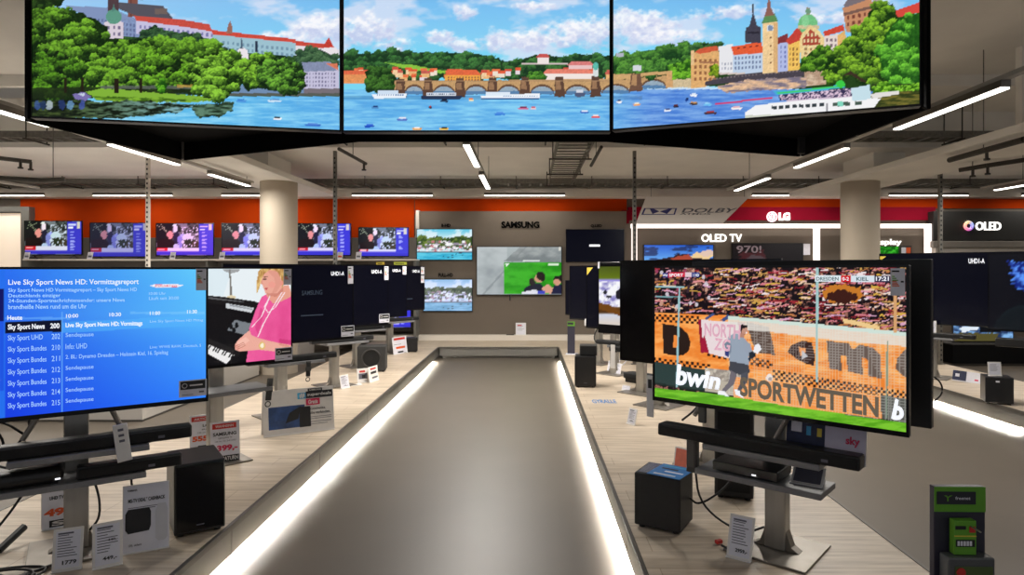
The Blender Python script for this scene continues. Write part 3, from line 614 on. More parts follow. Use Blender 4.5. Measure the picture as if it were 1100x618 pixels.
def paint_harbour(x0, y0, w, h, dull=False):
    def f(p):
        u = (p.x-x0)/w; v = (p.y-y0)/h; q = Pic(u*60, v*33)
        q.vgrad([(0,(96,196,226)),(9,(196,232,240))]); i = np.nonzero(q.y < 10)[0]; a = np.clip((fbm(q.x[i]/9, q.y[i]/4, 2, 4)-.48)/.1, 0, 1); q.paint(i, (240,246,250), a*.7)
        q.trees([(-1,9),(8,8),(14,10),(22,7),(32,10),(44,8),(61,8),(61,20),(-1,20)], (40,66,26), (120,140,60), jit=1.6, js=3, seed=4, lump=4)
        r = random.Random(5)
        for k in range(110):
            x = r.uniform(-1,59); y = r.uniform(12,23); ww = r.uniform(1.5,4)
            q.rect(x,y,x+ww,y+r.uniform(1,2.6), r.choice([(236,232,236),(222,214,226),(206,190,206),(246,246,248),(196,120,130),(150,140,160),(120,120,110)]))
        i = np.nonzero(q.y > 24.5)[0]; q.tex(i, (46,168,206), (96,206,232), 12, 1.6, 8); q.rect(-1,23.6,61,24.8,(90,90,100))
        for k in range(9): x = r.uniform(1,58); y = r.uniform(25,31); q.rect(x,y,x+2,y+.7,(30,80,110))
        c = q.c
        if dull: g = c.mean(1)[:,None]; c = (c*.5+g*.5)*np.array((.92,.95,1.12))*.84+44
        p.c[:] = c
    return f
def paint_replay(p):
    p.vgrad([(264,(168,178,180)),(318,(140,148,152))]); i = np.nonzero(p.x < 545)[0]; p.tex(i, (146,154,158), (182,190,192), 30, 20, 4)
    i = p.pidx([(560,264),(604,264),(604,282),(541,281)]); p.tex(i,(120,128,130),(160,166,166),16,9,6); p.poly([(565,264),(567,264),(520,317),(517,317)], (120,128,130), amt=.5)
    i = p.rect(541,281.5,603,316,(40,158,26)); p.tex(i, (30,140,14), (60,176,36), 20, 7, 5)
    p.rect(562,279.6,580,280.6,(236,240,240)); p.rect(589,283.5,600,285.5,(216,236,210)); p.poly([(543,283.5),(547,283.5),(544,287)],(230,240,230))
    p.poly([(562,316),(563,310),(570,306),(580,304),(585,309),(586,316)], (24,26,46)); p.ell(579,299,4.6,5,(206,150,124)); p.poly([(576,298),(576,293),(582,292),(586,296),(585,301),(582,303)], (30,22,20)); p.ell(571.5,303,3.4,4,(40,30,30)); p.poly([(582,310),(588,305),(600,314),(600,316),(585,315)], (214,160,136)); p.poly([(561,314),(575,311),(585,316),(561,316.5)], (222,222,232)); p.rect(577,313,586,316,(60,70,190))
    p.poly([(592,316.5),(595,307),(603,306),(604,316.5)], (26,28,60)); p.ell(598.5,302,4,5.2,(206,150,124)); p.poly([(594,301),(596,296.5),(603,296),(603,303),(600,300)], (26,20,22))
    p.rect(600,265,602.5,270,(214,214,206))
def paint_dusk(p):
    p.vgrad([(263,(36,92,206)),(280,(104,170,238)),(300,(30,30,50))]); i = np.nonzero(p.y < 280)[0]; a = np.clip((fbm(p.x[i]/13, p.y[i]/4, 3, 4)-.52)/.08, 0, 1); p.paint(i, (30,44,90), a*.8)
    p.ell(754,275,13,4,(240,206,150),jit=2); p.ell(760,272,8,3,(226,196,180),jit=2); p.poly([(690,282),(710,278),(722,275),(738,272),(742,276),(770,280),(770,310),(690,310)], (40,26,34), jit=1.5); p.poly([(720,277),(740,273),(744,281),(722,281)], (170,70,50), jit=1.2)
def paint_dim_poster(p):
    p.fill((20,15,17)); p.poly([(795,272),(820,270),(826,290),(792,290)], (66,26,30), jit=3); p.ell(812,278,9,4,(76,62,66),jit=2)
def paint_bright_match(p):
    p.fill((226,226,232)); p.vgrad([(286,(70,84,14)),(299,(96,116,10)),(301,(150,140,226)),(306,(206,200,250)),(318,(240,240,246)),(328,(236,232,236)),(331,(96,58,12)),(336,(70,40,6)),(338,(206,210,226)),(347,(216,206,196))])
    i = np.nonzero((p.y > 302) & (p.y < 330))[0]; p.tex(i, (130,124,190), (246,246,250), 7, 5, 3, .3, .55)
    p.poly([(640,324),(655,328),(670,336),(670,341),(640,331)], (110,64,10), jit=1); p.ell(666,316,5,6,(28,26,36),jit=1.5); p.ell(650,314,2,2,(30,30,40)); p.ell(654,319,3,1.6,(40,40,50))
def paint_blossom(p):
    p.fill((5,6,16)); i = p.pidx([(1086,282),(1140,276),(1140,320),(1100,312),(1088,306)], 5, 5, 3); p.tex(i, (10,30,120), (90,150,250), 4, 4, 5); p.ell(1100,362,34,34,(13,24,30)); p.ell(1100,364,33,33,(10,18,24))
def paint_aquarium(p):
    p.fill((40,70,120)); X, Y = p.x, p.y; i = np.arange(len(X)); p.tex(i, (30,50,90), (130,180,230), 6, 3, 4); p.poly([(1030,352),(1052,350),(1052,354),(1034,357)],(226,236,246),jit=1); p.poly([(1024,358),(1072,358),(1072,368),(1024,368)],(84,78,40),jit=1.5); p.poly([(1052,348),(1075,348),(1075,357),(1052,357)],(6,8,14))
def paint_forest(p):
    p.trees([(930,262),(985,262),(985,285),(930,285)], (10,90,10), (70,200,50), jit=0, seed=4, lump=5)
# ------------------------------------------------------------------ the setting
WALLY = 14.0; PEND = 12.48
XL0, XL1, XR0, XR1 = -3.25, -1.72, 0.56, 1.97
struct(MB().box(-14, 14, -1.5, 14.3, -.2, 0).build('floor', M_FLOOR))
c = MB()
c.box(-14, 14, -1.5, 8.5, 4.25, 4.45); c.box(-14, 14, 8.5, 9.9, 4.1, 4.45); c.box(-14, 14, 9.9, 14.3, 3.56, 4.45)
for x in (-12.6, -9.2, 2.0, 9.2): c.box(x-.02, x+.02, -1.5, 8.5, 4.235, 4.25)
struct(c.build('ceiling', M_CEIL))
for k, (x0, x1) in enumerate([(-4.85, -3.82), (5.15, 6.25)]):
    struct(MB().prism([(x0, 5.5), (x1, 5.5), (x1, 12.9), (x0, 12.9)], 3.15, 3.24, .01).box(x0+.3, x1-.3, 10.3, 11.3, 3.23, 3.57).box(x0+.45, x1-.45, 7.4, 7.5, 3.23, 4.26).build('ceiling_beam', M_CEIL))
struct(MB().box(-14.2, 14.2, WALLY, WALLY+.2, 0, 4.3).build('wall_back', M_GREYWALL))
struct(MB().box(-14.2, -14, -1.5, WALLY, 0, 4.3).build('wall_left', M_WHITEWALL))
struct(MB().box(14, 14.2, -1.5, WALLY, 0, 4.3).build('wall_right', M_WHITEWALL))
# pillars
for x in (-4.14, 5.49):
    b = MB().cyl((x, 10.8, POD if x > 0 else 0), (x, 10.8, 3.15), .295, n=48);
    struct(b.build('column', M_COLUMN, smooth=True))
# white fascia under the ceiling, orange field, taupe boards
struct(MB().box(-14, 14, 13.55, 13.98, 3.22, 3.4, .006).box(-14, 14, 13.9, 13.98, 3.4, 3.56).build('trim_1', M_WHITEWALL))
struct(MB().box(-10.9, -2.46, 13.97, 13.999, 2.36, 3.24).box(-2.44, 2.1, 13.97, 13.999, 2.9, 3.24).box(4.1, 14, 13.97, 13.999, 3.02, 3.24).build('wall_panel', M_ORANGE))
struct(MB().box(2.12, 8.68, 13.9, 13.999, 2.76, 3.04).build('trim_2', M_REDBAND))
def boxpx(mb, x0, y0, x1, y1, Y, d, bev=0.):
    a = at(x0, y1, Y); b = at(x1, y0, Y); return mb.box(a.x, b.x, Y, Y+d, a.z, b.z, bev)
# taupe brand wall with its pale left edge
b = MB(); boxpx(b, 450, 227, 673, 368, 13.8, .18, .004); bw = b.build('wall_panel', M_GREYWALL); struct(bw)
struct(boxpx(MB(), 446.5, 226, 450, 368, 13.78, .2, .003).build('trim_3', M_WHITEWALL))
struct(boxpx(MB(), 668, 226, 676, 240, 13.82, .1, .003).build('trim_4', M_REDBAND))
# pale ledge along the foot of the back wall
struct(MB().box(XL0-1.0, XR1+3, 13.6, 13.99, .22, .33, .006).build('trim_5', M_WHITEWALL))
# glowing white frame round the display niches on the right
M_FRAME = mat('frame_light', (240,236,230), .5, emit=(255,240,232), estr=1.3, noise=.01)
tl = thing('frame_light', 'glowing white frame of light around the niches under the crimson band', 'light', (0, 13.72, 0))
def framebox(x0, y0, x1, y1, nm):
    a = at(x0, y1, 13.72); q = at(x1, y0, 13.72); MB().box(a.x, q.x, 0, .1, a.z, q.z, .004).build(nm, M_FRAME, tl)
framebox(678, 240.5, 1001, 245, 'top_bar')
for x in (679, 875.5, 995.5): framebox(x, 245, x+5.5, 364, 'upright')
# black panel with the ringed sign at the far right
sg = thing('sign_panel', 'black wall panel with white OLED letters and a rainbow ring', 'sign', (0, 13.7, 0))
a = at(1003, 258, 13.7); MB().box(a.x, 13.9, 0, .25, a.z, at(0, 227, 13.7).z, .004).build('board', mat('black_board', (30,29,27), .6, noise=.05), sg)
pw = Plane((-11, 13.69), (11, 13.69), 0)
def wbox(q, pl): 
    (x0, z0) = pl.hit(*q[0]); (x1, z1) = pl.hit(*q[2]); return x0, x1, z0, z1
M_SIGNW = mat('backlit_white_letters', (250,250,250), .5, emit=(255,252,246), estr=1.6, sample=False, noise=.01)
x0, x1, z0, z1 = wbox(quadbox(1048, 238.5, 1075, 247.5), pw)
put_text('lettering', 'OLED', M_SIGNW, sg, x0, x1, z0, z1, y=-.03, bold=.008, depth=.03)
def rainbow():
    m = bpy.data.materials.new('rainbow_ring'); m.use_nodes = True; nt = m.node_tree; b = nt.nodes['Principled BSDF']
    tc = nt.nodes.new('ShaderNodeTexCoord'); gr = nt.nodes.new('ShaderNodeTexGradient'); gr.gradient_type = 'RADIAL'
    mp = nt.nodes.new('ShaderNodeMapping'); mp.inputs['Rotation'].default_value = (PI/2, 0, 0)
    rp = nt.nodes.new('ShaderNodeValToRGB'); cs = [(.0,(240,110,70)),(.2,(240,190,80)),(.4,(70,130,220)),(.6,(90,60,200)),(.8,(220,60,160)),(1,(240,110,70))]
    while len(rp.color_ramp.elements) < 6: rp.color_ramp.elements.new(.5)
    for e, (p, cc) in zip(rp.color_ramp.elements, cs): e.position = p; e.color = (*lin(cc), 1)
    nt.links.new(tc.outputs['Object'], mp.inputs['Vector']); nt.links.new(mp.outputs['Vector'], gr.inputs['Vector']); nt.links.new(gr.outputs['Fac'], rp.inputs['Fac'])
    nt.links.new(rp.outputs['Color'], b.inputs['Emission Color']); b.inputs['Emission Strength'].default_value = 1.0
    m.cycles.emission_sampling = 'NONE'; return m
rc = at(1039.5, 242.8, 13.69); rg = MB().torus((0,0,0), .075, .032).build('ring', rainbow(), sg, smooth=True); rg.location = (rc.x, -.04, rc.z)
# white structure and rail below that panel
struct(MB().box(at(1005,0,13.75).x, 13.9, 13.75, 13.95, 1.5, at(0,266,13.75).z).build('trim_6', M_WHITEWALL))
struct(MB().box(at(1003,0,13.6).x, 13.9, 13.6, 13.95, at(0,266,13.6).z, at(0,259,13.6).z, .01).build('trim_7', mat('grey_soffit',(128,122,114),.6,noise=.04)))
# lit opening at the far left with grey jambs
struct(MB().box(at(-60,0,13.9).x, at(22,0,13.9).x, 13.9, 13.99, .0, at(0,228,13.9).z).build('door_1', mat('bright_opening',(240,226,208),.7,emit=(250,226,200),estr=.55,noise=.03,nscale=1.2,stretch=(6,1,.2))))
b = MB(); a = at(22,290,13.8); e = at(31,222,13.8); b.box(a.x, e.x, 13.8, 13.99, 0, e.z, .01); b.box(at(-60,0,13.8).x, a.x, 13.8, 13.99, at(0,228,13.8).z, e.z, .01); struct(b.build('trim_8', M_FASCIA))
struct(MB().box(at(-60,0,13.85).x, a.x, 13.85, 13.9, at(0,229,13.85).z, at(0,225.5,13.85).z).build('trim_9', M_DTRIM))
# ------------------------------------------------------------------ platforms
def platform(name, label, x0, x1, y0, y1, z=POD, led=None, faces=M_FASCIA, top=M_WOOD, trims=(), joints=()):
    t = thing(name, label, 'platform', (0,0,0))
    MB().box(x0+.012, x1-.012, y0+.012, y1, .05, z-.022).build('face_panel', faces, t)
    MB().box(x0+.06, x1-.06, y0+.06, y1-.01, .0, .051).build('plinth', M_DTRIM, t)
    MB().box(x0, x1, y0, y1, z-.022, z).build('wood_top', top, t)
    for (a0, a1, b0, b1) in trims: MB().box(a0, a1, b0, b1, z-.03, z+.004, .002).build('edge_trim', M_DTRIM, t)
    for (xx, ys) in joints:
        for yy in ys: MB().box(xx-.002, xx+.002, yy-.002, yy+.002, .02, z-.03).build('panel_joint', M_DTRIM, t)
    for (a0, a1, b0, b1) in (led or ()): MB().box(a0, a1, b0, b1, .046, .05).build('led_strip', M_LED, t)
    if led: s_ = led[0]; xo = x1-.02 if s_[1] > (x0+x1)/2 else x0+.012; MB().box(xo, xo+.008, s_[2]-.05, s_[3]+.05, .042, .05).build('strip_lip', faces, t)
    return t
js = [y for y in np.arange(2.2, 12.4, 1.6)]
platform('display_platform', 'wood-topped display platform left of the aisle, with grey face and light strip', XL0, XL1, 1.2, 13.6, led=[(XL1-.05, XL1-.022, 1.3, 12.0)], trims=[(XL1-.022, XL1+.004, 1.2, PEND), (XL0-.004, XL0+.012, 1.2, 13.6)], joints=[(XL1-.0118, js)])
platform('display_platform', 'wood-topped display platform right of the aisle, between two grey aisles', XR0, XR1, 1.2, 13.6, led=[(XR0+.022, XR0+.05, 1.3, 12.0)], trims=[(XR0-.004, XR0+.022, 1.2, PEND), (XR1-.012, XR1+.004, 1.2, 13.6)], joints=[(XR0+.0118, js)])
platform('display_platform', 'low platform closing the far end of the aisle under the taupe wall', XL1+.001, XR0-.001, PEND, 13.6, trims=[(XL1+.005, XR0-.005, PEND-.004, PEND+.022)])
platform('display_platform', 'black-faced low platform far right behind the UHD1-A television', 7.45, 9.6, 11.45, 13.5, z=.40, faces=M_MATT, top=M_GRAPH)
platform('display_platform', 'wood-topped platform under the dark televisions at the right edge', 5.15, 6.55, 2.2, 13.6, led=[(5.172, 5.2, 6.9, 12.2)], trims=[(5.146, 5.162, 2.2, 13.6), (6.538, 6.554, 2.2, 13.6)])
M_COUNTER = mat('white_counter_face', (214,208,200), .6, noise=.02, nscale=3)
t = thing('display_counter', 'white counter with dark kick line behind the televisions on the left', 'counter')
NOTCH = lambda e: [(-9.5,7.3-e),(-4.33+e,7.3-e),(-4.33+e,10.46),(-4.47,10.46),(-4.47,11.14),(-4.33+e,11.14),(-4.33+e,13.15),(-9.5,13.15)]
MB().prism(NOTCH(0), .02, .5).build('body', M_COUNTER, t)
MB().prism(NOTCH(.01), 0, .02).build('kick_line', M_DTRIM, t)
# ------------------------------------------------------------------ video wall over the aisle
def overhead(label, L, R, z0, hgt):
    pl = Plane(L, R, z0); w = pl.w
    t = thing('video_wall_screen', label, 'screen', tuple(pl.mid), pl.rot, 'large screens of the overhead video wall')
    MB().box(-w/2, w/2, .004, .09, 0, hgt, .006).build('housing', M_BLACK, t)
    b = MB(); e = .014
    b.box(-w/2, w/2, -.006, .004, 0, e); b.box(-w/2, w/2, -.006, .004, hgt-e, hgt); b.box(-w/2, -w/2+e, -.006, .004, e, hgt-e); b.box(w/2-e, w/2, -.006, .004, e, hgt-e)
    b.build('bezel', M_GLOSS, t)
    picture('screen_picture', pl, -w/2+e, w/2-e, e, hgt-e, .002, paint_river_city, .0062, t)
    return pl
YC = 5.31; ZS = H+148*YC/F
def top_pt(x, y): Y = (ZS-H)*F/(CY-y); return ((x-CX)/F*Y, Y)
cL = at(367, 0, YC); cR = at(657, 0, YC)
A = top_pt(32, 126.5); Bq = top_pt(367, 142); Cq = top_pt(657, 141); D = top_pt(990, 113.6)
overhead('middle overhead screen showing the stone bridge across the river', (cL.x+.004, YC), (cR.x-.004, YC), ZS, 1.235)
overhead('left overhead screen showing the wooded bank below the hilltop castle', A, (Bq[0], Bq[1]-.01), ZS, 1.235)
overhead('right overhead screen showing the clock tower and white river boat', (Cq[0], Cq[1]-.01), D, ZS, 1.235)
t = thing('video_wall_frame', 'black hanging frame behind and below the three overhead screens', 'frame')
def wallpanel(nm, p, q, z0, z1, th, parent, m=M_MATT):
    p = Vector((p[0], p[1], 0)); q = Vector((q[0], q[1], 0)); u = (q-p).normalized(); n = Vector((-u.y, u.x, 0))*th
    return MB().prism([p, q, q+n, p+n], z0, z1, .003).build(nm, m, parent)
def top_z(x, y, z): Y = (z-H)*F/(CY-y); return ((x-CX)/F*Y, Y)
zb = ZS-.01
BL = top_z(197, 172, zb); BC = top_z(384, 152, zb); BR = top_z(860, 168, zb); BD = top_z(652, 152, zb)
AA = (A[0]-.06, A[1]+.06); DD = (D[0]+.06, D[1]+.04)
wallpanel('rear_panel', AA, BL, zb, ZS+1.24, .03, t); wallpanel('rear_panel', BL, BC, zb, ZS+1.24, .03, t)
wallpanel('rear_panel', BC, BD, zb, ZS+1.24, .03, t); wallpanel('rear_panel', BD, BR, zb, ZS+1.24, .03, t); wallpanel('rear_panel', BR, DD, zb, ZS+1.24, .03, t)
wallpanel('end_panel', (A[0]-.07, A[1]+.07), (A[0]-.005, A[1]-.02), zb, ZS+1.24, .02, t); wallpanel('end_panel', (D[0]+.005, D[1]-.02), (D[0]+.07, D[1]+.05), zb, ZS+1.24, .02, t)
MB().prism([(A[0],A[1]+.1), (Bq[0],Bq[1]+.1), (Cq[0],Cq[1]+.1), (D[0],D[1]+.1), BR, BD, BC, BL], ZS+.16, ZS+.18).build('shelf_panel', M_MATT, t)
MB().cyl((BL[0]+.02, BL[1]-.05, zb), (BL[0]+.02, BL[1]-.05, ZS+.2), .014, n=10).build('corner_post', M_STEELP, t)
MB().box(BR[0]-.06, BR[0]+.05, BR[1]-.1, BR[1]-.06, zb+.01, ZS+.2, .006).build('corner_post', M_GRAPH, t)
b = MB()
for q in (AA, BL, BC, BD, BR, DD):
    qq = Vector((q[0], q[1]-.03, 0)); b.cyl((qq.x*.985, qq.y, ZS+1.2), (qq.x*.985, qq.y, 4.26), .015, n=8)
b.build('hanger_rod', M_ZINC, t)
# ------------------------------------------------------------------ track lighting
def lamp(label, p0, p1, grp, w=.065, power=56, hh=.05, shot=True):
    p0 = Vector(p0); p1 = Vector(p1); d = p1-p0; L = d.length
    t = thing('linear_light', label, 'light', tuple((p0+p1)/2), math.atan2(d.y, d.x), grp)
    MB().box(-L/2, L/2, -w/2-.004, w/2+.004, .012, .066, .004).build('housing', M_STEELP, t)
    MB().box(-L/2+.01, L/2-.01, -w/2, w/2, 0, .012, .003).build('diffuser', M_TUBE, t)
    if shot:
        l = bpy.data.lights.new('tube_glow', 'AREA'); l.shape = 'RECTANGLE'; l.size = L-.04; l.size_y = w; l.energy = power; l.color = (1, .95, .88)
        o = bpy.data.objects.new('tube_glow', l); COL.objects.link(o); o.parent = t; o.location = (0,0,-.004)
    return t
def rail(label, x, y0, y1, z=3.0):
    t = thing('light_track', label, 'track', (x, (y0+y1)/2, z), PI/2, 'lighting tracks under the ceiling')
    L = y1-y0; MB().box(-L/2, L/2, -.03, .03, .064, .10, .004).build('rail', M_RAIL, t)
    for k in np.arange(-L/2+.3, L/2, 2.2):
        zt = 4.25-z if y0+L/2+k < 8.5 else (4.1-z if y0+L/2+k < 9.9 else 3.56-z)
        if abs(x+4.3) < .52 and y0+L/2+k > 5.5: zt = 3.151-z
        MB().cyl((k, 0, .1), (k, 0, zt), .005, n=6).build('wire', M_ZINC, t)
    return t
def zY(y, z=3.0): return (z-H)*F/(CY-y)
G = 'white linear lamps in rows along the aisle'
XT = [-8.28, -4.37, -.655, 3.42, 7.66]
rail('lighting track in front of the left pillar', XT[1], 3.2, 10.3); rail('lighting track above the middle of the aisle', XT[2], 5.95, 10.9)
rail('lighting track right of the overhead screens', XT[3], 3.2, 11.2); rail('lighting track at the right edge of the ceiling', XT[4], 3.2, 11.0); rail('lighting track at the left edge of the ceiling', XT[0], 3.2, 11.0)
def seg(label, x, ya, yb, **k): lamp(label, (x, ya, 3.0), (x, yb, 3.0), G, **k)
seg('lit lamp left of the overhead screens, nearest on its track', XT[1], 4.35, 5.95)
seg('lit lamp under the dark corner of the left overhead screen', XT[1], zY(156), zY(178))
seg('lit lamp just in front of the left pillar', XT[1], zY(188), zY(200.5), power=40)
seg('short lit lamp below the middle overhead screen, nearer one', XT[2], zY(156.5), zY(180), power=112)
seg('short lit lamp above the aisle, nearer the back wall', XT[2], zY(189), zY(203.5), power=112)
seg('longest lit lamp, right of the overhead screens near the frame edge', XT[3], zY(95), zY(140))
seg('lit lamp touching the dark corner of the right overhead screen', XT[3], zY(160), zY(181))
seg('lit lamp above the slanted grey banner', XT[3], zY(192), zY(205.5))
seg('lit lamp slanting at the right edge above the black OLED panel', XT[4], zY(191), zY(205))
seg('lit lamp slanting at the far left edge of the ceiling', XT[0], zY(190), zY(200))
seg('lit lamp added out of view on the right-edge track, nearer than the one in view', XT[4], 7.2, 8.5)  # unseen; added to lift the dim right ceiling, continuing the rows' lit sections
seg('lit lamp added out of view on the left-edge track, nearer than the one in view', XT[0], 7.2, 8.5)  # matching unseen lamp on the left, added to brighten the ceiling by bounce
GB = 'white linear lamps along the top of the back wall'
for (x0, x1, lb) in [(-40,47,'first wall lamp from the left, above the bright opening'),(100,185,'wall lamp above the second and third shelf televisions'),(238,323,'wall lamp passing behind the left pillar'),(378,465,'wall lamp above the last shelf television on the right'),(520,607,'wall lamp above the black brand letters'),(808,895,'wall lamp above the crimson band left of the right pillar'),(955,1040,'wall lamp above the crimson band right of the right pillar'),(1098,1180,'wall lamp at the right edge above the black panel')]:
    a = at(x0, 210.5, 13.4); e = at(x1, 210.5, 13.4); lt = lamp(lb, (a.x, 13.4, a.z), (e.x, 13.4, a.z), GB, power=11, w=.05)
    for kx in (-.6, .6): MB().box(kx-.03, kx+.03, .02, .152, .03, .05).build('bracket', M_STEELP, lt)
# extra rows of the same lamps over the entrance side, behind the viewer
# perforated poles between platform and ceiling
def pole(label, x, y, zt, zb):
    t = thing('perforated_pole', label, 'pole', (x, y, zb), 0, 'perforated poles down from the ceiling')
    MB().box(-.026, .026, -.026, .026, 0, zt-zb, .003).build('upright', M_ZINC if x > -5 else M_WHITEWALL, t)
    b = MB()
    for k in range(int((zt-zb-.1)/.075)): b.box(-.012, .012, -.0275, -.0262, .06+k*.075, .09+k*.075)
    b.build('slot_holes', M_INK, t)
    MB().box(-.05, .05, -.05, .05, 0, .01, .002).build('foot_plate', M_ZINC, t)
YP = 10.2
pole('pale perforated pole in front of the second and third shelf televisions', (159-CX)/F*YP, YP, 3.56, .5)
pole('perforated pole right of the left pillar', (360-CX)/F*YP, YP, 3.56, POD)
pole('perforated pole left of the slanted grey banner', (681.5-CX)/F*YP, YP, 3.56, POD)
pole('perforated pole in front of the black OLED panel', (1010-CX)/F*YP, YP, 3.56, POD)
# cable trays and pipes
def tray(label, p0, p1, w=.3):
    p0 = Vector(p0); p1 = Vector(p1); d = p1-p0; L = d.length
    t = thing('cable_tray', label, 'cable tray', tuple((p0+p1)/2), math.atan2(d.y, d.x), 'cable trays under the ceiling')
    b = MB()
    for s in (-1, 1): b.box(-L/2, L/2, s*w/2-.012, s*w/2+.012, 0, .09)
    b.build('side_rail', M_ZINC, t)
    b = MB(); n = int(L/.22)
    for k in range(n): b.box(-L/2+k*.22, -L/2+k*.22+.05, -w/2, w/2, 0, .012)
    b.build('rungs', M_ZINC, t)
    b = MB(); zt = {0: 4.25, 1: 4.1, 2: 3.56}
    for k in np.arange(-L/2+.25, L/2, 1.5):
        b = MB(); Y = t.location.y+math.sin(math.atan2(d.y, d.x))*k
        top = (4.25 if Y < 8.5 else 4.1 if Y < 9.9 else 3.56)-t.location.z
        for s in (-1, 1): b.cyl((k, s*(w/2+.03), -.03), (k, s*(w/2+.03), top), .009, n=6)
        b.cyl((k, -w/2-.08, -.03), (k, w/2+.08, -.03), .013, n=6)
        b.build('hanger', M_PIPE, t)
tray('ladder tray running towards the viewer above the aisle', (.6, 7.6, 3.32), (.6, 12.6, 3.32), .45)
tray('wide perforated tray crossing behind the overhead screens', (-10.5, 9.6, 3.62), (10.5, 9.6, 3.62), .35)
tray('dusty tray along the top of the back wall', (-11, 13.2, 3.42), (11, 13.2, 3.42), .5)
def pipe(label, pts, r=.035, drops=()):
    t = thing('sprinkler_pipe', label, 'pipe', tuple(pts[0]))
    o = Vector(pts[0]); b = MB()
    for a, e in zip(pts, pts[1:]): b.cyl(Vector(a)-o, Vector(e)-o, r, n=10)
    b.build('pipe_run', M_PIPE, t)
    for a, e in zip(pts, pts[1:]):
        q = (Vector(a)+Vector(e))/2; top = 4.25 if q.y < 8.5 else 4.1 if q.y < 9.9 else 3.56
        MB().cyl(q-o, Vector((q.x, q.y, top+.01))-o, .006, n=6).build('hanger', M_ZINC, t)
    for q in drops:
        q = Vector(q)-o; MB().cyl(q, q-Vector((0,0,.1)), .018, n=8).cyl(q-Vector((0,0,.1)), q-Vector((0,0,.12)), .035, n=10).build('sprinkler_head', M_PIPE, t)
pipe('dark pipe with sprinkler heads at the right edge of the ceiling', [at(1020,172,8.2), at(1100,150,6.9), at(1180,140,6.4)], .035, [at(1060,161,7.5)])
pipe('lower dark sprinkler pipe right of the right pillar', [at(1030,183,8.8), at(1060,178,8.6), at(1180,160,8.0)], .03, [at(1045,180.5,8.7), at(1061,178,8.6)])
pipe('sprinkler pipe at the left edge above the shelf televisions', [at(-60,163,8.6), at(34,174,9.2)], .03, [at(22,172,9.1), at(33,174,9.19)])
pipe('short dark pipe ending above the left shelf televisions', [at(-60,188,9.2), at(44,194,9.2), at(70,193,9.3)], .035)
pipe('bent pipe below the seam of the left and middle screens', [at(364,160,9.3), at(393,176,10.2)], .025, [at(391,175,10.1)])
pipe('bent pipe below the seam of the middle and right screens', [at(646,158,9.3), at(635,178,10.2)], .025)
# ------------------------------------------------------------------ televisions
def tv(label, L, R, z0, z1, painter=None, cell=.006, bez=.012, chin=.022, group=None, stand_gap=None, dark=M_NAVY, feet=None, thick=.035, bulge=True, loc_extra=0):
    pl = Plane(L, R, z0); w = pl.w; h = z1-z0
    t = thing('television', label, 'television', tuple(pl.mid), pl.rot, group)
    MB().box(-w/2-bez, w/2+bez, .003, thick, -chin, h+bez, .004).build('housing', M_BLACK, t)
    b = MB(); b.box(-w/2-bez, w/2+bez, -.004, .003, -chin, 0); b.box(-w/2-bez, w/2+bez, -.004, .003, h, h+bez); b.box(-w/2-bez, -w/2, -.004, .003, 0, h); b.box(w/2, w/2+bez, -.004, .003, 0, h)
    b.build('bezel', M_GLOSS, t)
    if bulge: MB().box(-w*.32, w*.32, thick-.002, thick+.04, .02, h*.55, .012).build('back_cover', M_FABRIC if False else M_BLACK, t)
    if painter: picture('screen', pl, -w/2, w/2, 0, h, -.001, painter, cell, t)
    else: MB().box(-w/2, w/2, -.0015, .003, 0, h).build('screen', dark, t)
    if stand_gap: MB().box(-.11, .11, thick+.03, stand_gap-.03, h*.3, h*.5, .006).build('wall_mount', M_GRAPH, t)
    if feet:
        for s in (-1, 1):
            x = s*w*.36; MB().cyl((x, .02, -chin), (x-.03, -.09, -chin-feet+.006), .008, n=8).cyl((x, .02, -chin), (x+.03, .11, -chin-feet+.006), .008, n=8).build('foot', M_BLACK, t)
    return t, pl, w, h
def energy(t, pl, q, strip=False):
    """pale energy label stuck on a screen; q = (x0,y0,x1,y1) in the photo"""
    x0, x1, z0, z1 = wbox(quadbox(*q), pl)
    s = MB().box(x0, x1, -.008, -.0055, z0, z1).build('energy_label', M_PAPER, t)
    W = x1-x0; Hh = z1-z0; b = MB()
    for k in range(3): b.box(x0+W*.12, x0+W*(.3+.12*k), -.0092, -.0086, z0+Hh*(.68-.07*k), z0+Hh*(.72-.07*k))
    b.build('rating_bars', M_GREENINK, s)
    b = MB()
    for k in range(4): b.box(x0+W*.12, x0+W*(.42+.07*k), -.0092, -.0086, z0+Hh*(.5-.055*k), z0+Hh*(.535-.055*k))
    b.build('rating_bars', M_ORANGE_INK, s)
    b = MB(); b.box(x0+W*.72, x0+W*.92, -.0092, -.0086, z0+Hh*.48, z0+Hh*.54); b.box(x0+W*.1, x0+W*.62, -.0092, -.0086, z0+Hh*.86, z0+Hh*.92); b.build('print', M_INK, s)
def price_tag(t, pl, q, y=-.012):
    x0, x1, z0, z1 = wbox(quadbox(*q), pl)
    s = MB().box(x0, x1, y-.006, y, z0, z1, .001).build('price_tag', M_PAPER, t); W = x1-x0; Hh = z1-z0
    MB().box(x0+W*.05, x1-W*.05, y-.0072, y-.006, z0+Hh*.45, z1-Hh*.06).build('dark_header', M_INK, s)
    b = MB(); b.box(x0+W*.38, x0+W*.85, y-.0082, y-.0072, z0+Hh*.64, z0+Hh*.72); b.torus((x0+W*.2, y-.0078, z0+Hh*.68), Hh*.13, Hh*.02, n=14, k=5); b.build('header_print', M_WHITE, s)
    b = MB(); b.box(x0+W*.72, x0+W*.9, y-.0072, y-.006, z0+Hh*.2, z0+Hh*.3); b.box(x0+W*.1, x0+W*.5, y-.0072, y-.006, z0+Hh*.12, z0+Hh*.15); b.build('print', M_GREYINK, s)
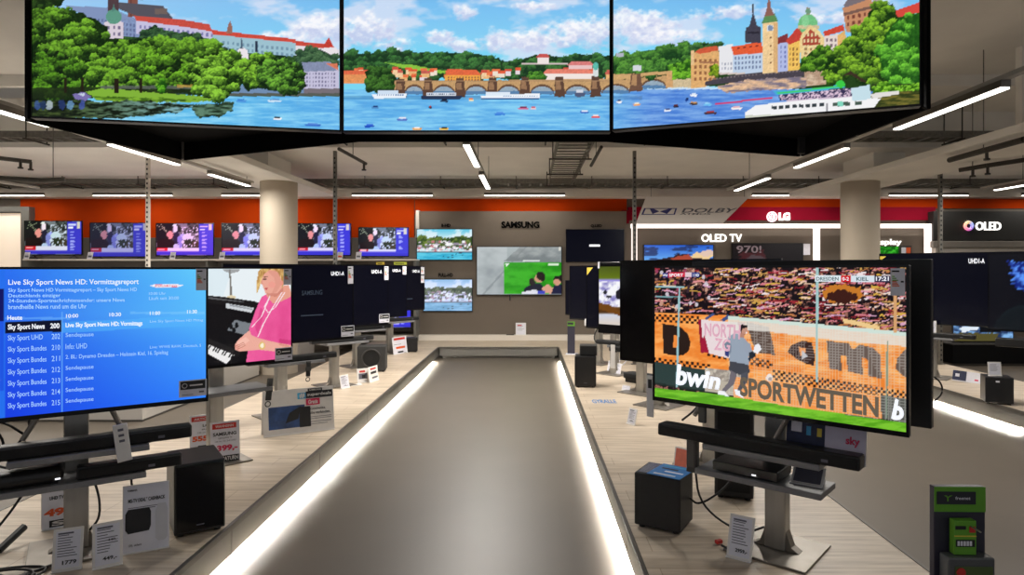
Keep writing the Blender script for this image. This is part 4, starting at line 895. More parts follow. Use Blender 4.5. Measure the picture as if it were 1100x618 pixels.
def uhd(t, pl, q, m=None): text_px('screen_lettering', 'UHD1-A', m or M_WGLOW, t, pl, quadbox(*q), -.0045, .012)
def dim_mark(t, pl, q, m=None):
    MB().box(*(lambda b: (b[0], b[1], -.0045, -.004, b[2], b[3]))(wbox(quadbox(*q), pl))).build('screen_mark', m or M_DGLOW, t)
# ------------------------------------------------------------------ display stands: post on a square plate, two shelves towards the front
def stand(label, P, rot, top=1.42, shelves=True, up=(-.27,.31,-.33,-.03), low=(-.34,.30,-.27,-.035), group='steel television stands on the platforms', z=POD, arms=True):
    t = thing('display_stand', label, 'stand', (P[0], P[1], z), rot, group)
    MB().box(-.21, .21, -.21, .21, 0, .012, .003).build('base_plate', M_STEELP, t)
    b = MB().box(-.055, .055, -.04, .04, .01, top-z, .008)
    b.build('post', M_STEEL, t)
    b = MB()
    for s in (-1, 1): b.prism([(0, 0), (.07, 0), (.03, .025), (0, .11)], -.03, .03, .002, Matrix.Translation((s*.052, 0, .012)) @ Matrix.Diagonal((s, 1, 1, 1)) @ Matrix.Rotation(PI/2, 4, 'X'))
    b.build('foot_gusset', M_STEELP, t)
    if shelves:
        MB().box(*up, .77-z, .80-z, .004).build('shelf', M_SHELF, t)
        if low: MB().box(*low, .615-z, .645-z, .004).build('shelf', M_SHELF, t)
        b = MB()
        for zz in ((.755, .60) if low else (.755,)): b.box(-.1, .1, -.2, -.035, zz-z, zz+.016-z, .002)
        b.build('shelf_bracket', M_GRAPH, t)
    if arms: MB().box(-.2, .2, -.075, -.038, .55+.55-z, .55+.62-z, .004).build('mount_bar', M_STEELP, t)
    return t
def rel(P, rot, x, y, z=0.):
    c, s = math.cos(rot), math.sin(rot); return (P[0]+c*x-s*y, P[1]+s*x+c*y, z)
def soundbar(label, P, rot, x0, x1, y0, y1, z0, z1, group='soundbars on the stand shelves'):
    c = rel(P, rot, (x0+x1)/2, (y0+y1)/2, z0); w = x1-x0; d = y1-y0; h = z1-z0
    t = thing('soundbar', label, 'soundbar', c, rot, group)
    MB().box(-w/2, w/2, -d/2+.012, d/2, 0, h, .01).build('body', M_BLACK, t)
    MB().box(-w/2+.008, w/2-.008, -d/2, -d/2+.014, .008, h-.008, .005).build('grille', M_FABRIC, t)
    MB().box(w/2-.16, w/2-.13, -d/2-.001, -d/2+.002, h*.3, h*.5).build('badge', M_GREYINK, t)
    return t
def player(label, P, rot, x0, x1, y0, y1, z0, z1, lamp_x=.62, rounded=False):
    c = rel(P, rot, (x0+x1)/2, (y0+y1)/2, z0); w = x1-x0; d = y1-y0; h = z1-z0
    t = thing('media_player', label, 'media player', c, rot)
    MB().box(-w/2, w/2, -d/2, d/2, .006, h, h*.42 if rounded else .006, seg=4).build('body', M_BLACK, t, smooth=rounded)
    MB().box(-w/2+w*lamp_x, -w/2+w*lamp_x+.022, -d/2-.002, -d/2+.002, h*.3, h*.3+.007).build('status_light', mat('status_light', (240,240,240), .4, emit=(250,250,255), estr=1.2, sample=False, noise=.01), t)
    for sx in (-1, 1):
        for sy in (-1, 1): MB().cyl((sx*w*.4, sy*d*.35, 0), (sx*w*.4, sy*d*.35, .008), .012, n=10).build('foot', M_CABLE, t)
    return t
def boxfrom(near, left, right, z=POD):
    n, l, r = on(*near, z), on(*left, z), on(*right, z); c = (l+r)/2
    rot = math.atan2((r-n).y, (r-n).x); return c, (r-n).length, (l-n).length, rot
def subwoofer(label, c, rot, w, d, h, m=M_BLACK, port=None, group='black subwoofers and speakers on the platforms', badge=True, panel=None):
    t = thing('subwoofer', label, 'speaker', tuple(c), rot, group)
    MB().box(-w/2, w/2, -d/2, d/2, .015, h, .008).build('cabinet', m, t)
    for sx in (-1, 1):
        for sy in (-1, 1): MB().cyl((sx*(w/2-.035), sy*(d/2-.035), 0), (sx*(w/2-.035), sy*(d/2-.035), .018), .018, n=12).build('foot', M_CABLE, t)
    if panel: MB().box(-w/2+.008, w/2-.008, -d/2-.006, -d/2+.002, .03, h-.012, .003).build('front_panel', panel, t)
    if badge: MB().box(-.02, .02, -d/2-.0075, -d/2, .055, .061).build('badge', M_GREYINK, t)
    if port:
        pz, pr = port
        MB().torus((0, -d/2-.004, pz), pr, .012).build('cone_ring', M_GRAPH, t, smooth=True)
        MB().cyl((0, -d/2-.001, pz), (0, -d/2+.012, pz), pr-.008, pr*.35, n=32).cyl((0, -d/2-.006, pz), (0, -d/2, pz), pr*.3, pr*.35, n=24).build('speaker_cone', M_FABRIC, t, smooth=True)
    return t
# ------------------------------------------------------------------ cards and leaflets
def card(label, P, rot, w, h, tilt=.28, frame=M_WHITE, sheet=M_PAPER, texts=(), bars=(), cat='price card', name='price_card', group=None, border=.008, easel=True, z=None, lines=0):
    """card leaning back; texts = (string, u0,v0,u1,v1, material, bold) and bars = (u0,v0,u1,v1, material, name) in 0..1 of the sheet"""
    t = thing(name, label, cat, (P[0], P[1], P[2] if z is None else z), rot, group)
    X = Matrix.Rotation(-tilt, 4, 'X')
    MB().box(-w/2, w/2, 0, .005, .002, h, .0015, X).build('frame', frame, t)
    MB().box(-w/2+border, w/2-border, -.0012, .001, .002+border, h-border, 0, X).build('sheet', sheet, t)
    MB().box(-w/2, w/2, -.012, .012, 0, .006, .002).build('foot', frame, t)
    if easel: MB().prism([(0, 0), (h*.55*math.tan(tilt)+h*.16, 0), (h*.55*math.sin(tilt)+.004, h*.55)], -.004, .004, 0, Matrix.Rotation(PI/2, 4, 'Z') @ Matrix.Rotation(PI/2, 4, 'X')).build('easel', frame, t)
    def UV(u, v): return -w/2+border+u*(w-2*border), .002+border+v*(h-border*2)
    k = 0
    for (u0, v0, u1, v1, m, nm) in bars:
        a = UV(u0, v0); e = UV(u1, v1); MB().box(a[0], e[0], -.0022-.0003*k, -.0012, a[1], e[1], 0, X).build(nm, m, t); k += 1
    for (s, u0, v0, u1, v1, m, bo) in texts:
        a = UV(u0, v0); e = UV(u1, v1); put_text('lettering', s, m, t, a[0], e[0], a[1], e[1], y=-.0024-.0003*k-.0002, bold=bo, xf=X)
    if lines:
        b = MB(); r = random.Random(len(label))
        for q in range(lines):
            v = .86-.62*q/lines; a = UV(.08, v); e = UV(r.uniform(.5, .92), v+.022); b.box(a[0], e[0], -.002, -.0012, a[1], e[1], 0, X)
        b.build('fine_print', M_GREYINK, t)
    return t
def cable(label, pts, r=.006, name='cable', cat='cable', group='black cables around the stands'):
    o = Vector(pts[0]); b = MB(); b.tube([Vector(p)-o for p in pts], r)
    c = b.build(name, M_CABLE, None, smooth=True, loc=tuple(o)); tag(c, label, cat, group); return c
def remote(label, loc, rot, lean, L=.17, hang=False):
    t = thing('hanging_remote', label, 'remote control', loc, rot, 'black remote controls clipped below the televisions')
    X = Matrix.Rotation(lean, 4, 'Y')
    MB().box(-.022, .022, -.009, .009, -L, 0, .005, X).build('body', M_BLACK, t)
    MB().box(-.026, .026, -.013, .011, -L*.62, -L*.38, .004, X).build('clamp', M_GRAPH, t)
    MB().torus((0, 0, -L-.028), .02, .004, X).build('cord_loop', M_CABLE, t, smooth=True)
    return t
# ------------------------------------------------------------------ the back wall: brand wall, niches
def wall_tv(label, q, Y, painter=None, dark=M_NAVY, **k):
    x0, y0, x1, y1 = q; a = at(x0, y1, Y); e = at(x1, y0, Y)
    return tv(label, (a.x, Y), (e.x, Y), a.z, e.z, painter, cell=.022, bez=.012, chin=.014, bulge=False, dark=dark, thick=max(.03, (13.799 if Y < 13.8 else 13.999)-Y), **k)
wall_tv('wall television showing a bright harbour town, top left of the taupe wall', (448,246.5,507,279), 13.74, paint_harbour(448,246.5,59,32.5))
wall_tv('wall television showing the paler dull harbour town, below its bright twin', (455,300.5,507,334), 13.74, paint_harbour(448,300.5,59,33.5,True))
t, pl, w, h = wall_tv('large wall television showing footballers beside a green inset picture', (512.5,265.5,603,316.5), 13.7, paint_replay)
MB().box(-.21, -.18, -.01, .03, -.13, -.014, .004).build('hanging_sensor', M_BLACK, t)
t, pl, w, h = wall_tv('dark wall television with one white bar, top right of the taupe wall', (608.5,247,670,281), 13.74)
dim_mark(t, pl, (633,262.8,644.5,265), M_WGLOW)
wall_tv('wall television showing blue dusk clouds, under the white OLED TV letters', (692,263.5,766,300), 13.93, paint_dusk)
t, pl, w, h = wall_tv('dim wall television with a faint poster picture, right of the dusk clouds', (787,262,862,300), 13.93, paint_dim_poster)
text_px('screen_lettering', '970!', mat('dim_lettering', (90,76,80), .5, emit=(96,82,86), estr=1, sample=False, noise=.01), t, pl, quadbox(791,264,818,272), -.0045, .02)
x0, x1, z0, z1 = wbox(quadbox(863,262,870,274), pl); MB().box(x0, x1, -.01, .03, z0, z1).build('price_tag', M_PAPER, t)
wall_tv('wall television showing a bright green forest, under the Display letters', (930,265,967,290), 13.93, paint_forest)
cp = at(974, 271, 13.8); t = thing('leaflet_rack', 'small rack of coloured leaflets right of the green forest picture', 'rack', (cp.x, 13.82, cp.z-.06)); MB().box(-.12,.12,0,.08,-.2,.2,.004).build('backing', M_GRAPH, t)
for k,(mm) in enumerate([M_PAPER, M_ORANGE_INK, M_PAPER, M_YELLOW]): MB().box(-.1+(k%2)*.1,-.01+(k%2)*.1,-.012,0,.02-(k//2)*.18,.16-(k//2)*.18).build('leaflet', mm, t)
def wallsign(label, body, q, m, Y=13.79, depth=.02, bold=.03, cat='sign'):
    a = at(q[0], q[3], Y); e = at(q[2], q[1], Y)
    o = put_text('wall_lettering', body, m, None, 0, e.x-a.x, 0, e.z-a.z, y=-depth, bold=bold, depth=depth); o.location = (a.x, Y, a.z)
    return tag(o, label, cat, None)
wallsign('large black SAMSUNG letters on the taupe wall', 'SAMSUNG', (538.5,238,579.5,245.2), M_SIGNBLACK, bold=.045, depth=.008)
wallsign('small black 8-HD letters above the bright harbour picture', '8-HD', (474,240.5,484,244), M_SIGNBLACK, bold=.04, depth=.008)
wallsign('small black FULL-HD letters above the dull harbour picture', 'FULL-HD', (471,293.5,486.5,297.6), M_SIGNBLACK, bold=.04, depth=.008)
wallsign('small black Q.LED letters above the dark wall television', 'Q.LED', (634.5,241.2,646.5,244.6), M_SIGNBLACK, bold=.04, depth=.008)
wallsign('glowing white OLED TV letters above the dusk cloud picture', 'OLED TV', (753.5,251.6,796.8,260), M_SIGNW, Y=13.99, bold=.012)
wallsign('glowing white Display letters above the green forest picture', 'Display', (935,257,968,265), M_SIGNW, Y=13.99, bold=.01)
t = thing('brand_logo', 'glowing white round logo and LG letters on the crimson band', 'sign', (0, 13.88, 0))
lp = Plane((-11, 13.88), (11, 13.88), 0); x0, x1, z0, z1 = wbox(quadbox(836.5,228.5,848.5,237), lp); put_text('lettering', 'LG', M_SIGNW, t, x0, x1, z0, z1, y=-.02, bold=.05, depth=.03)
lc = at(829.3, 233, 13.88); MB().cyl((lc.x, -.02, lc.z), (lc.x, .021, lc.z), .11, n=36).build('logo_disc', mat('logo_disc', (250,214,224), .5, emit=(255,226,236), estr=1.25, sample=False, noise=.01), t)
b = MB(); b.torus((lc.x, -.023, lc.z), .08, .007, n=30, k=6); b.box(lc.x-.012, lc.x-.002, -.03, -.02, lc.z-.04, lc.z+.05); b.box(lc.x-.012, lc.x+.03, -.03, -.02, lc.z-.04, lc.z-.03); b.box(lc.x+.02, lc.x+.075, -.03, -.02, lc.z-.005, lc.z+.006); b.cyl((lc.x-.04, -.03, lc.z+.03), (lc.x-.04, -.02, lc.z+.03), .012, n=12)
b.build('logo_face', M_REDBAND, t)
# slanted grey banner
ban = thing('hanging_banner', 'slanted pale grey banner with DOLBY ATMOS lettering in front of the crimson band', 'banner', (0, 13.2, 0))
P = [at(*q, 13.2) for q in [(683,240.5),(776,240.5),(805,211.5),(694,211.5)]]
MB().prism([(p.x, p.z) for p in P], -.015, .015, .003, Matrix.Rotation(PI/2, 4, 'X')).build('board', mat('banner_board', (236,230,226), .5, noise=.03, nscale=2), ban)
bp = Plane((-11, 13.18), (11, 13.18), 0)
def rawtext(nm, body, m, parent, pl, quad, y, bold, shear=0): return text_px(nm, body, m, parent, pl, quad, y, bold)
M_BANINK = mat('dark_blue_print', (52,52,120), .6, noise=.05)
rawtext('lettering', 'DOLBY', M_GREYINK, ban, bp, [(732,228.6),(787,228.6),(793,223.6),(735,223.6)], -.0165, .02)
rawtext('lettering', 'ATMOS', M_GREYINK, ban, bp, [(730,230.8),(763,230.8),(764,229),(731,229)], -.0165, .02)
def bpoly(pts, nm, m):
    V = [bp.hit(*q) for q in pts]; return MB().quad([(v[0], -.0165, v[1]) for v in V])
b = MB()
for pts in ([(689.5,230.5),(724.5,230.5),(726.5,224),(692,224)],): b._add  # outline built below
def ring(b, outer, inner):
    n = len(outer)
    for i in range(n):
        q = [outer[i], outer[(i+1)%n], inner[(i+1)%n], inner[i]]; V = [bp.hit(*z) for z in q]; b.quad([(v[0], -.0165, v[1]) for v in V])
ring(b, [(689,230.8),(725,230.8),(727.3,223.7),(692,223.7)], [(691.2,230),(723.6,230),(725.4,224.5),(693.6,224.5)])
for pts in ([(701,230),(708.4,227.2),(702.5,224.5),(698,224.5)][::1], [(716.5,230),(708.6,227.2),(718,224.5),(722,224.5)]):
    V = [bp.hit(*z) for z in pts]; b.quad([(v[0], -.0166, v[1]) for v in V])
for pts in ([(694.4,230),(698.5,230),(700.5,224.5),(696,224.5)],):
    pass
b.build('logo_mark', M_BANINK, ban)
b = MB()
for x in (P[3].x+.1, P[2].x-.1): b.cyl((x, 0, P[3].z-.02), (x, 0, 3.56), .006, n=6)
b.build('hanging_wire', M_ZINC, ban)
# ------------------------------------------------------------------ shelf televisions on the left of the back wall
su = thing('shelf_unit', 'long pale wall shelf carrying the row of racing televisions', 'shelf', (0, 13.2, 0))
SZ = at(0, 278.4, 13.2).z; sx0 = at(24, 0, 13.2).x; sx1 = at(446, 0, 13.2).x
MB().box(sx0, sx1, 0, .55, SZ-.03, SZ, .004).build('shelf_board', M_WHITEWALL, su)
MB().box(sx0, sx1, 0, .55, 1.13, 1.16, .004).build('shelf_board', M_WHITEWALL, su)
MB().box(sx0, sx1, .56, .76, .4, 2.38).build('back_panel', mat('grey_pegboard', (104,98,92), .7, noise=.05, nscale=6), su)
for xx in (sx0, -6.6, -3.9, sx1-.05): MB().box(xx, xx+.05, .1, .5, POD if xx > -4.4 else 0, SZ-.03).build('side_panel', M_FASCIA, su)
specs = [(26.5,87.5,237.8,273.5,'leftmost shelf television, showing a racing pit scene with vivid blue sidebar',(1,1.02,1),1.05,(0,0,0)),
 (97,158.5,239.8,275.5,'second shelf television from the left, with the dullest greyish racing picture',(.85,.85,.98),.8,(22,22,36)),
 (168,229,240.3,274.5,'third shelf television from the left, with a reddish racing picture',(1.16,.92,1.06),1.06,(18,4,14)),
 (238.5,300,240.3,274.5,'shelf television half hidden by the left pillar',(1,.96,1.1),1.05,(10,6,14)),
 (320,376.5,240.5,274,'shelf television right of the left pillar, behind a perforated pole',(1,.98,1.05),1.05,(4,4,10)),
 (385.5,438.5,244.8,275,'rightmost shelf television, smaller, beside the taupe wall',(1,1,1.05),1.05,(4,4,10))]
for (x0,x1,y0,y1,lb,tint,gain,add) in specs:
    Y = 13.42; a = at(x0, y1, Y); e = at(x1, y0, Y)
    t, pl, w, h = tv(lb, (a.x, Y), (e.x, Y), a.z, e.z, paint_racing(x0, tint, gain, add, x1-x0, y0, y1-y0), cell=.02, bez=.012, chin=.02, bulge=False, feet=(a.z-.02-SZ), group='televisions in a row on the wall shelf')
cs = [(28,'first shelf price card from the left, by the bright opening'),(96,'shelf price card left of the dullest racing picture'),(185,'shelf price card below the reddish racing picture'),(238,'shelf price card by the television half behind the pillar'),(365,'orange-footed shelf price card by the perforated pole'),(385,'shelf price card left of the rightmost shelf television')]
for k,(x,lb) in enumerate(cs):
    a = at(x, 278, 13.26); card(lb, (a.x, 13.26, SZ), 0, .11, .15, texts=(), bars=[(.1,.2,.9,.5,M_ORANGE_INK if x == 365 else M_GREYINK,'print_block')], sheet=M_PAPER, group='small price cards on the wall shelf', lines=3)
a = at(400, 352, 13.5); e = at(441, 326, 13.5)
tv('television on the lower wall shelf, mostly behind the last dark televisions', (a.x-.2, 13.5), (e.x, 13.5), a.z, e.z, paint_racing(390, (1,1,1.1), 1, (0,0,10), 51, 326, 26), cell=.02, bulge=False, feet=max(.02, a.z-.022-1.16), group=None)
for x0, x1, lb in [(404,413,'yellow shelf sign left of its brighter twin'),(423,437,'bright yellow-green shelf sign below the rightmost shelf television')]:
    a = at(x0, 284.6, 13.19); e = at(x1, 281.6, 13.19); t = thing('shelf_sign', lb, 'sign', (a.x, 13.19, a.z)); MB().box(0, e.x-a.x, 0, .008, 0, e.z-a.z, .001).build('plate', M_YELLOW if x0 == 404 else mat('lime_plate', (214,226,80), .5, noise=.03), t); MB().box(.03, e.x-a.x-.05, -.001, 0, .02, .035).build('print', M_INK, t)
# ------------------------------------------------------------------ platform left of the aisle: six televisions on stands
ZB = 1.0
def edge(x, y, z=ZB): Y = (H-z)*F/(y-CY); return Vector(((x-CX)/F*Y, Y, 0))
GT = 'televisions on stands along the left platform'
UL = Vector((.82, .573, 0)).normalized()
# nearest, with the programme guide
R = edge(221, 427); L = R-UL*1.26
tvL, plL, w, h = tv('large near television showing a blue programme guide', (L.x, L.y), (R.x, R.y), ZB, 1.7+ (CY-289.5)/F*R.y, paint_guide, cell=.0045, stand_gap=.26)
def gt(s, x0, y0, x1, y1, dy=0., m=None, bold=.012): text_px('screen_lettering', s, m or M_WGLOW, tvL, plL, [(x0,y1),(x1,y1+dy),(x1,y0+dy),(x0,y0)], -.0022, bold)
gt('Live Sky Sport News HD: Vormittagsreport', 9, 300.5, 149, 307.8, -.8, bold=.008)
gt('Sky Sport News HD Vormittagsreport – Sky Sport News HD', 9, 309.8, 147, 315, -.8, M_BGLOW); gt('Deutschlands einziger', 9, 315.8, 65, 320.8, -.4, M_BGLOW)
gt('24-Stunden-Sportnachrichtensender: unsere News', 9, 321.3, 134, 326.4, -1.0, M_BGLOW); gt('brandheiße News rund um die Uhr', 9, 327.3, 93, 332.2, -.7, M_BGLOW)
gt('Heute', 8, 339.2, 24, 344, -.3, bold=.02)
gt('10:00', 71, 337.6, 84, 341.6, -.4); gt('10:30', 117.5, 336.2, 130, 340.2, -.4); gt('11:00', 161, 334.8, 172, 338.6, -.3); gt('11:30', 201, 333.2, 211.5, 337, -.3)
gt('Sky Sport News', 8.5, 348.6, 48, 356, -1., bold=.03); gt('200', 54, 347.4, 64, 353, -.2, bold=.03)
gt('Live Sky Sport News HD: Vormittags', 70.5, 347, 153, 353.2, -2.2, bold=.025); gt('Live Sky Sport News HD Mittag', 161, 344, 218, 347.6, -1.6, M_BGLOW, 0)
rows = [('Sky Sport UHD','202',360.5,'Sendepause'),('Sky Sport Bundes','210',372.6,'Info: UHD'),('Sky Sport Bundes','211',384.8,'2. BL: Dynamo Dresden – Holstein Kiel, 16. Spieltag'),('Sky Sport Bundes','212',397,'Sendepause'),('Sky Sport Bundes','213',409.2,'Sendepause'),('Sky Sport Bundes','214',421.4,'Sendepause'),('Sky Sport Bundes','215',433.4,'Sendepause')]
for k,(a,n,y,s) in enumerate(rows):
    gt(a, 8.5, y, 46 if k == 0 else 50, y+7.2, -1.3-.25*k, M_BGLOW, .005); gt(n, 55.5, y-1.6-.3*k, 64.5, y+4.0-.3*k, -.4, M_BGLOW, .005)
    wd = {'Sendepause':30,'Info: UHD':23}.get(s, 110); gt(s, 70.5, y-2.6-.35*k, 70.5+wd, y+3.0-.35*k, -(1.0+.22*k)*wd/30, M_BGLOW, .003)
gt('Live: WWE RAW, Deutsch, S', 161, 371.6, 216, 375, -2, M_BGLOW, 0); gt('SPORT NEWS', 167.5, 306, 191, 308.2, -.2)
gt('10:00 Uhr', 160, 314, 178, 317, -.3, M_BGLOW, 0); gt('Läuft seit 30:00', 160, 319, 192, 322.4, -.5, M_BGLOW, 0)
energy(tvL, plL, (210.3,288.9,221.4,312)); price_tag(tvL, plL, (191.8,406.5,221.4,427))
PL1 = (-2.397, 3.453); rotL = plL.rot
def tvleg(t, pl, p, q, y, r=.013):
    a = pl.hit(*p); e = pl.hit(*q); MB().cyl((a[0], y, a[1]), (e[0], y, e[1]), r, n=10).build('leg', M_STEELP, t, smooth=True)
tvleg(tvL, plL, (46,441), (23,476), .055); tvleg(tvL, plL, (116,433), (131,462), .055)
stand('nearest stand on the left platform, carrying the programme guide television', PL1, rotL)
# second, with the pianist picture
U45 = Vector((.707, .707, 0))
R = edge(312.5, 384.5); L = R-U45*1.27
t, pl, w, h = tv('second left television, showing a person in a pink dress at a piano', (L.x, L.y), (R.x, R.y), ZB, 1.7+(CY-289)/F*R.y, paint_pianist, cell=.0055, stand_gap=.2, group=GT)
energy(t, pl, (304.2,289,312.6,306)); price_tag(t, pl, (294.6,372.5,313,388))
posts = [PL1, ((231-CX)/F*5.05, 5.05)]
stand('second stand on the left platform, under the piano picture', posts[1], PI/4, low=None)
for k,(x, y, ty, lb) in enumerate([(378.5,361.5,285.5,'dark left television behind the piano picture, first showing UHD1-A'),(416.5,347,285.5,'dark left television, second showing UHD1-A'),(436.5,338.5,286,'dark left television, third showing UHD1-A'),(455.5,331.5,286.5,'farthest dark left television, overlapping the harbour pictures')]):
    R = edge(x, y); wd = (1.3,1.25,1.2,1.1)[k]; L = R-U45*wd
    t, pl, w, h = tv(lb, (L.x, L.y), (R.x, R.y), ZB, 1.7+(CY-ty)/F*R.y, None, stand_gap=.26, group=GT)
    q = [(355.5,291.8,369.5,296.2),(399,290,410,294),(421.5,289.3,430.3,292.3),(443,290,450.5,293)][k]; uhd(t, pl, q)
    if k == 0: 
        energy(t, pl, (373.4,286.2,379,305)); dim_mark(t, pl, (323,337.5,347,340), M_DGLOW); text_px('screen_lettering', 'SAMSUNG', M_DGLOW, t, pl, quadbox(324,312.5,346,317.5,-1), -.0045)
    if k == 1: energy(t, pl, (412.6,286.2,417,301))
    if k == 2: energy(t, pl, (432.3,286.3,436.2,295))
    if k == 3:
        energy(t, pl, (452,287,455.5,295)); energy(t, pl, (452,296,455.4,304)); dim_mark(t, pl, (437,320.5,443,321.8))
    if k == 0: price_tag(t, pl, (365.5,349.5,379.5,362), y=-.014)
    if k == 1: price_tag(t, pl, (406.5,337,417.5,347), y=-.014)
    c = (R+L)/2-Vector((.707, -.707, 0))*(.27 if k != 2 else .45)
    P = (c.x, c.y); posts.append(P)
    stand(['third stand on the left platform, behind the white tent card','fourth stand on the left platform, behind the round-coned subwoofer','fifth stand on the left platform, second farthest','farthest stand on the left platform, by the taupe wall'][k], P, PI/4, low=None)
# rear television on the third stand, seen as a dark strip above
# ------------------------------------------------------------------ things around the nearest left stand
soundbar('nearest left soundbar, on the upper shelf below the programme guide', PL1, rotL, -.53, .51, -.31, -.215, .80, .868)
player('rounded set-top box at the left frame edge, on the lower shelf', PL1, rotL, -.42, -.05, -.26, -.05, .645, .73, .9, True)
soundbar('short soundbar lying on the lower shelf right of the set-top box', PL1, rotL, .0, .47, -.26, -.17, .645, .712)
# white slim remote standing before the soundbar
q = rel(PL1, rotL, .20, -.345, .735)
t = thing('price_strip', 'tall slim white tag standing in front of the nearest left soundbar', 'price tag', q, rotL); X = Matrix.Rotation(-.12, 4, 'Y')
MB().box(-.032, .032, -.004, .004, 0, .19, .003, X).build('strip', M_WHITE, t); b = MB()
for k in range(3): b.box(-.012, .012, -.006, -.004, .1+k*.028, .112+k*.028, 0, X)
b.build('print', M_GREYINK, t)
c, dep, wid, rr = boxfrom((187,580), (171,557), (242,568.5))
nr, lf, rg = on(187,580), on(171,557), on(242,568.5)
u = (rg-nr); rot = math.atan2(u.y, u.x); n = Vector((-u.y, u.x, 0)).normalized(); d = .36
c = nr+u/2+n*d/2
subwoofer('large gloss-fronted black subwoofer beside the nearest left soundbars', c, rot, u.length, d, .405, m=M_BLACK, panel=M_GLOSS)
# promo card and two price cards
a = on(131,597); e = on(182,588); rot = math.atan2((e-a).y, (e-a).x); m = (a+e)/2; w = (e-a).length
t = card('grey cashback card with speaker pictures, beside the gloss-fronted subwoofer', tuple(m), rot, w, .345, tilt=.17, cat='promotion card', name='promotion_card', border=.004,
     texts=[('MS-TV DEAL* CASHBACK',.1,.74,.92,.80,M_INK,.03),('YAMAHA',.08,.91,.3,.94,M_INK,.03),('129,- sichern',.12,.08,.4,.12,M_INK,.02)], bars=[(.1,.655,.85,.665,M_GREYINK,'fine_print'),(.1,.63,.7,.64,M_GREYINK,'fine_print')])
X = Matrix.Rotation(-.17, 4, 'X')
MB().prism([(-w*.44,.12),(-w*.44,.2),(-w*.38,.222),(w*.06,.222),(w*.1,.2),(w*.1,.13),(w*.06,.105),(-w*.38,.1)], .0022, .003, 0, X @ Matrix.Rotation(PI/2, 4, 'X')).build('speaker_picture', M_INK, t)
MB().prism([(w*.2,.06),(w*.2,.2),(w*.25,.235),(w*.42,.235),(w*.46,.2),(w*.46,.06),(w*.4,.045),(w*.26,.045)], .0022, .003, 0, X @ Matrix.Rotation(PI/2, 4, 'X')).build('speaker_picture', mat('pale_picture', (206,206,212), .5, noise=.03), t)
def pcard(label, bl, br, h, tilt, price, price2=None, z=POD, **k):
    a = on(*bl, z); e = on(*br, z); rot = math.atan2((e-a).y, (e-a).x); m = (a+e)/2; w = (e-a).length
    tx = [(price,.3,.09,.88,.2,M_INK,.03)]
    if price2: tx.append((price2,.5,.56,.92,.63,M_INK,.02))
    return card(label, tuple(m), rot, w, h, tilt, texts=tx, bars=[(.08,.9,.72,.945,M_GREYINK,'headline')], group=k.get('group','framed price cards on the platforms'), lines=9, border=.012)
pcard('framed price card reading 1779, in front of the nearest left stand', (55,616), (88,611), .20, .22, '1779')
pcard('framed price card with two prices of 449, beside the grey cashback card', (99,613), (132,606), .215, .22, '449,-', '449,-')
# red price boards
def board(label, bl, br, h, head, lines_, price, foot, pm=M_ORANGE_INK, tilt=.12):
    a = on(*bl); e = on(*br); rot = math.atan2((e-a).y, (e-a).x); m = (a+e)/2; w = (e-a).length
    return card(label, tuple(m), rot, w, h, tilt, cat='price board', name='price_board', border=.004, easel=True, group='red-headed price boards',
        bars=[(.06,.83,.9,.96,M_RED,'header_bar'),(.3,.02,.98,.17,M_INK,'footer_bar')],
        texts=[(head,.16,.865,.8,.925,M_WHITE,.02),(price,.08,.26,.94,.43,pm,.05),(foot,.4,.045,.95,.145,M_WHITE,.03)]+lines_)
board('white price board reading 1399, with red header, behind the gloss-fronted subwoofer', (226,500), (258,495.5), .315, 'WAHNSINN', [('SAMSUNG',.08,.66,.9,.745,M_INK,.03),('QE55Q7FN TV',.25,.58,.75,.62,M_INK,.01),('138 cm / 55 Zoll UHD',.15,.51,.88,.545,M_GREYINK,.01)], '1399,-', 'SATURN', M_MAGENTA)
board('white price board reading 555, partly hidden behind the 1399 board', (204,488), (232,484), .30, 'AKTION', [('LG',.5,.67,.75,.745,M_INK,.03),('49UK6300',.45,.58,.95,.62,M_INK,.01),('123 cm UHD',.3,.5,.9,.54,M_GREYINK,.01)], '555,-', 'SATURN')
t = thing('acrylic_base', 'clear flat acrylic sheet lying under the 1399 price board', 'acrylic sheet', tuple(on(252,493))); MB().prism([(-.25,-.05),(.12,-.02),(.0,.12),(-.28,.1)], .0005, .004).build('sheet', mat('acrylic', (170,160,148), .25, noise=.05), t)
board('white price board with orange 49 behind the post of the nearest left stand', (44,571), (72,566), .26, 'AKTION', [('UHD TV',.3,.62,.9,.7,M_INK,.03)], '49', 'S')
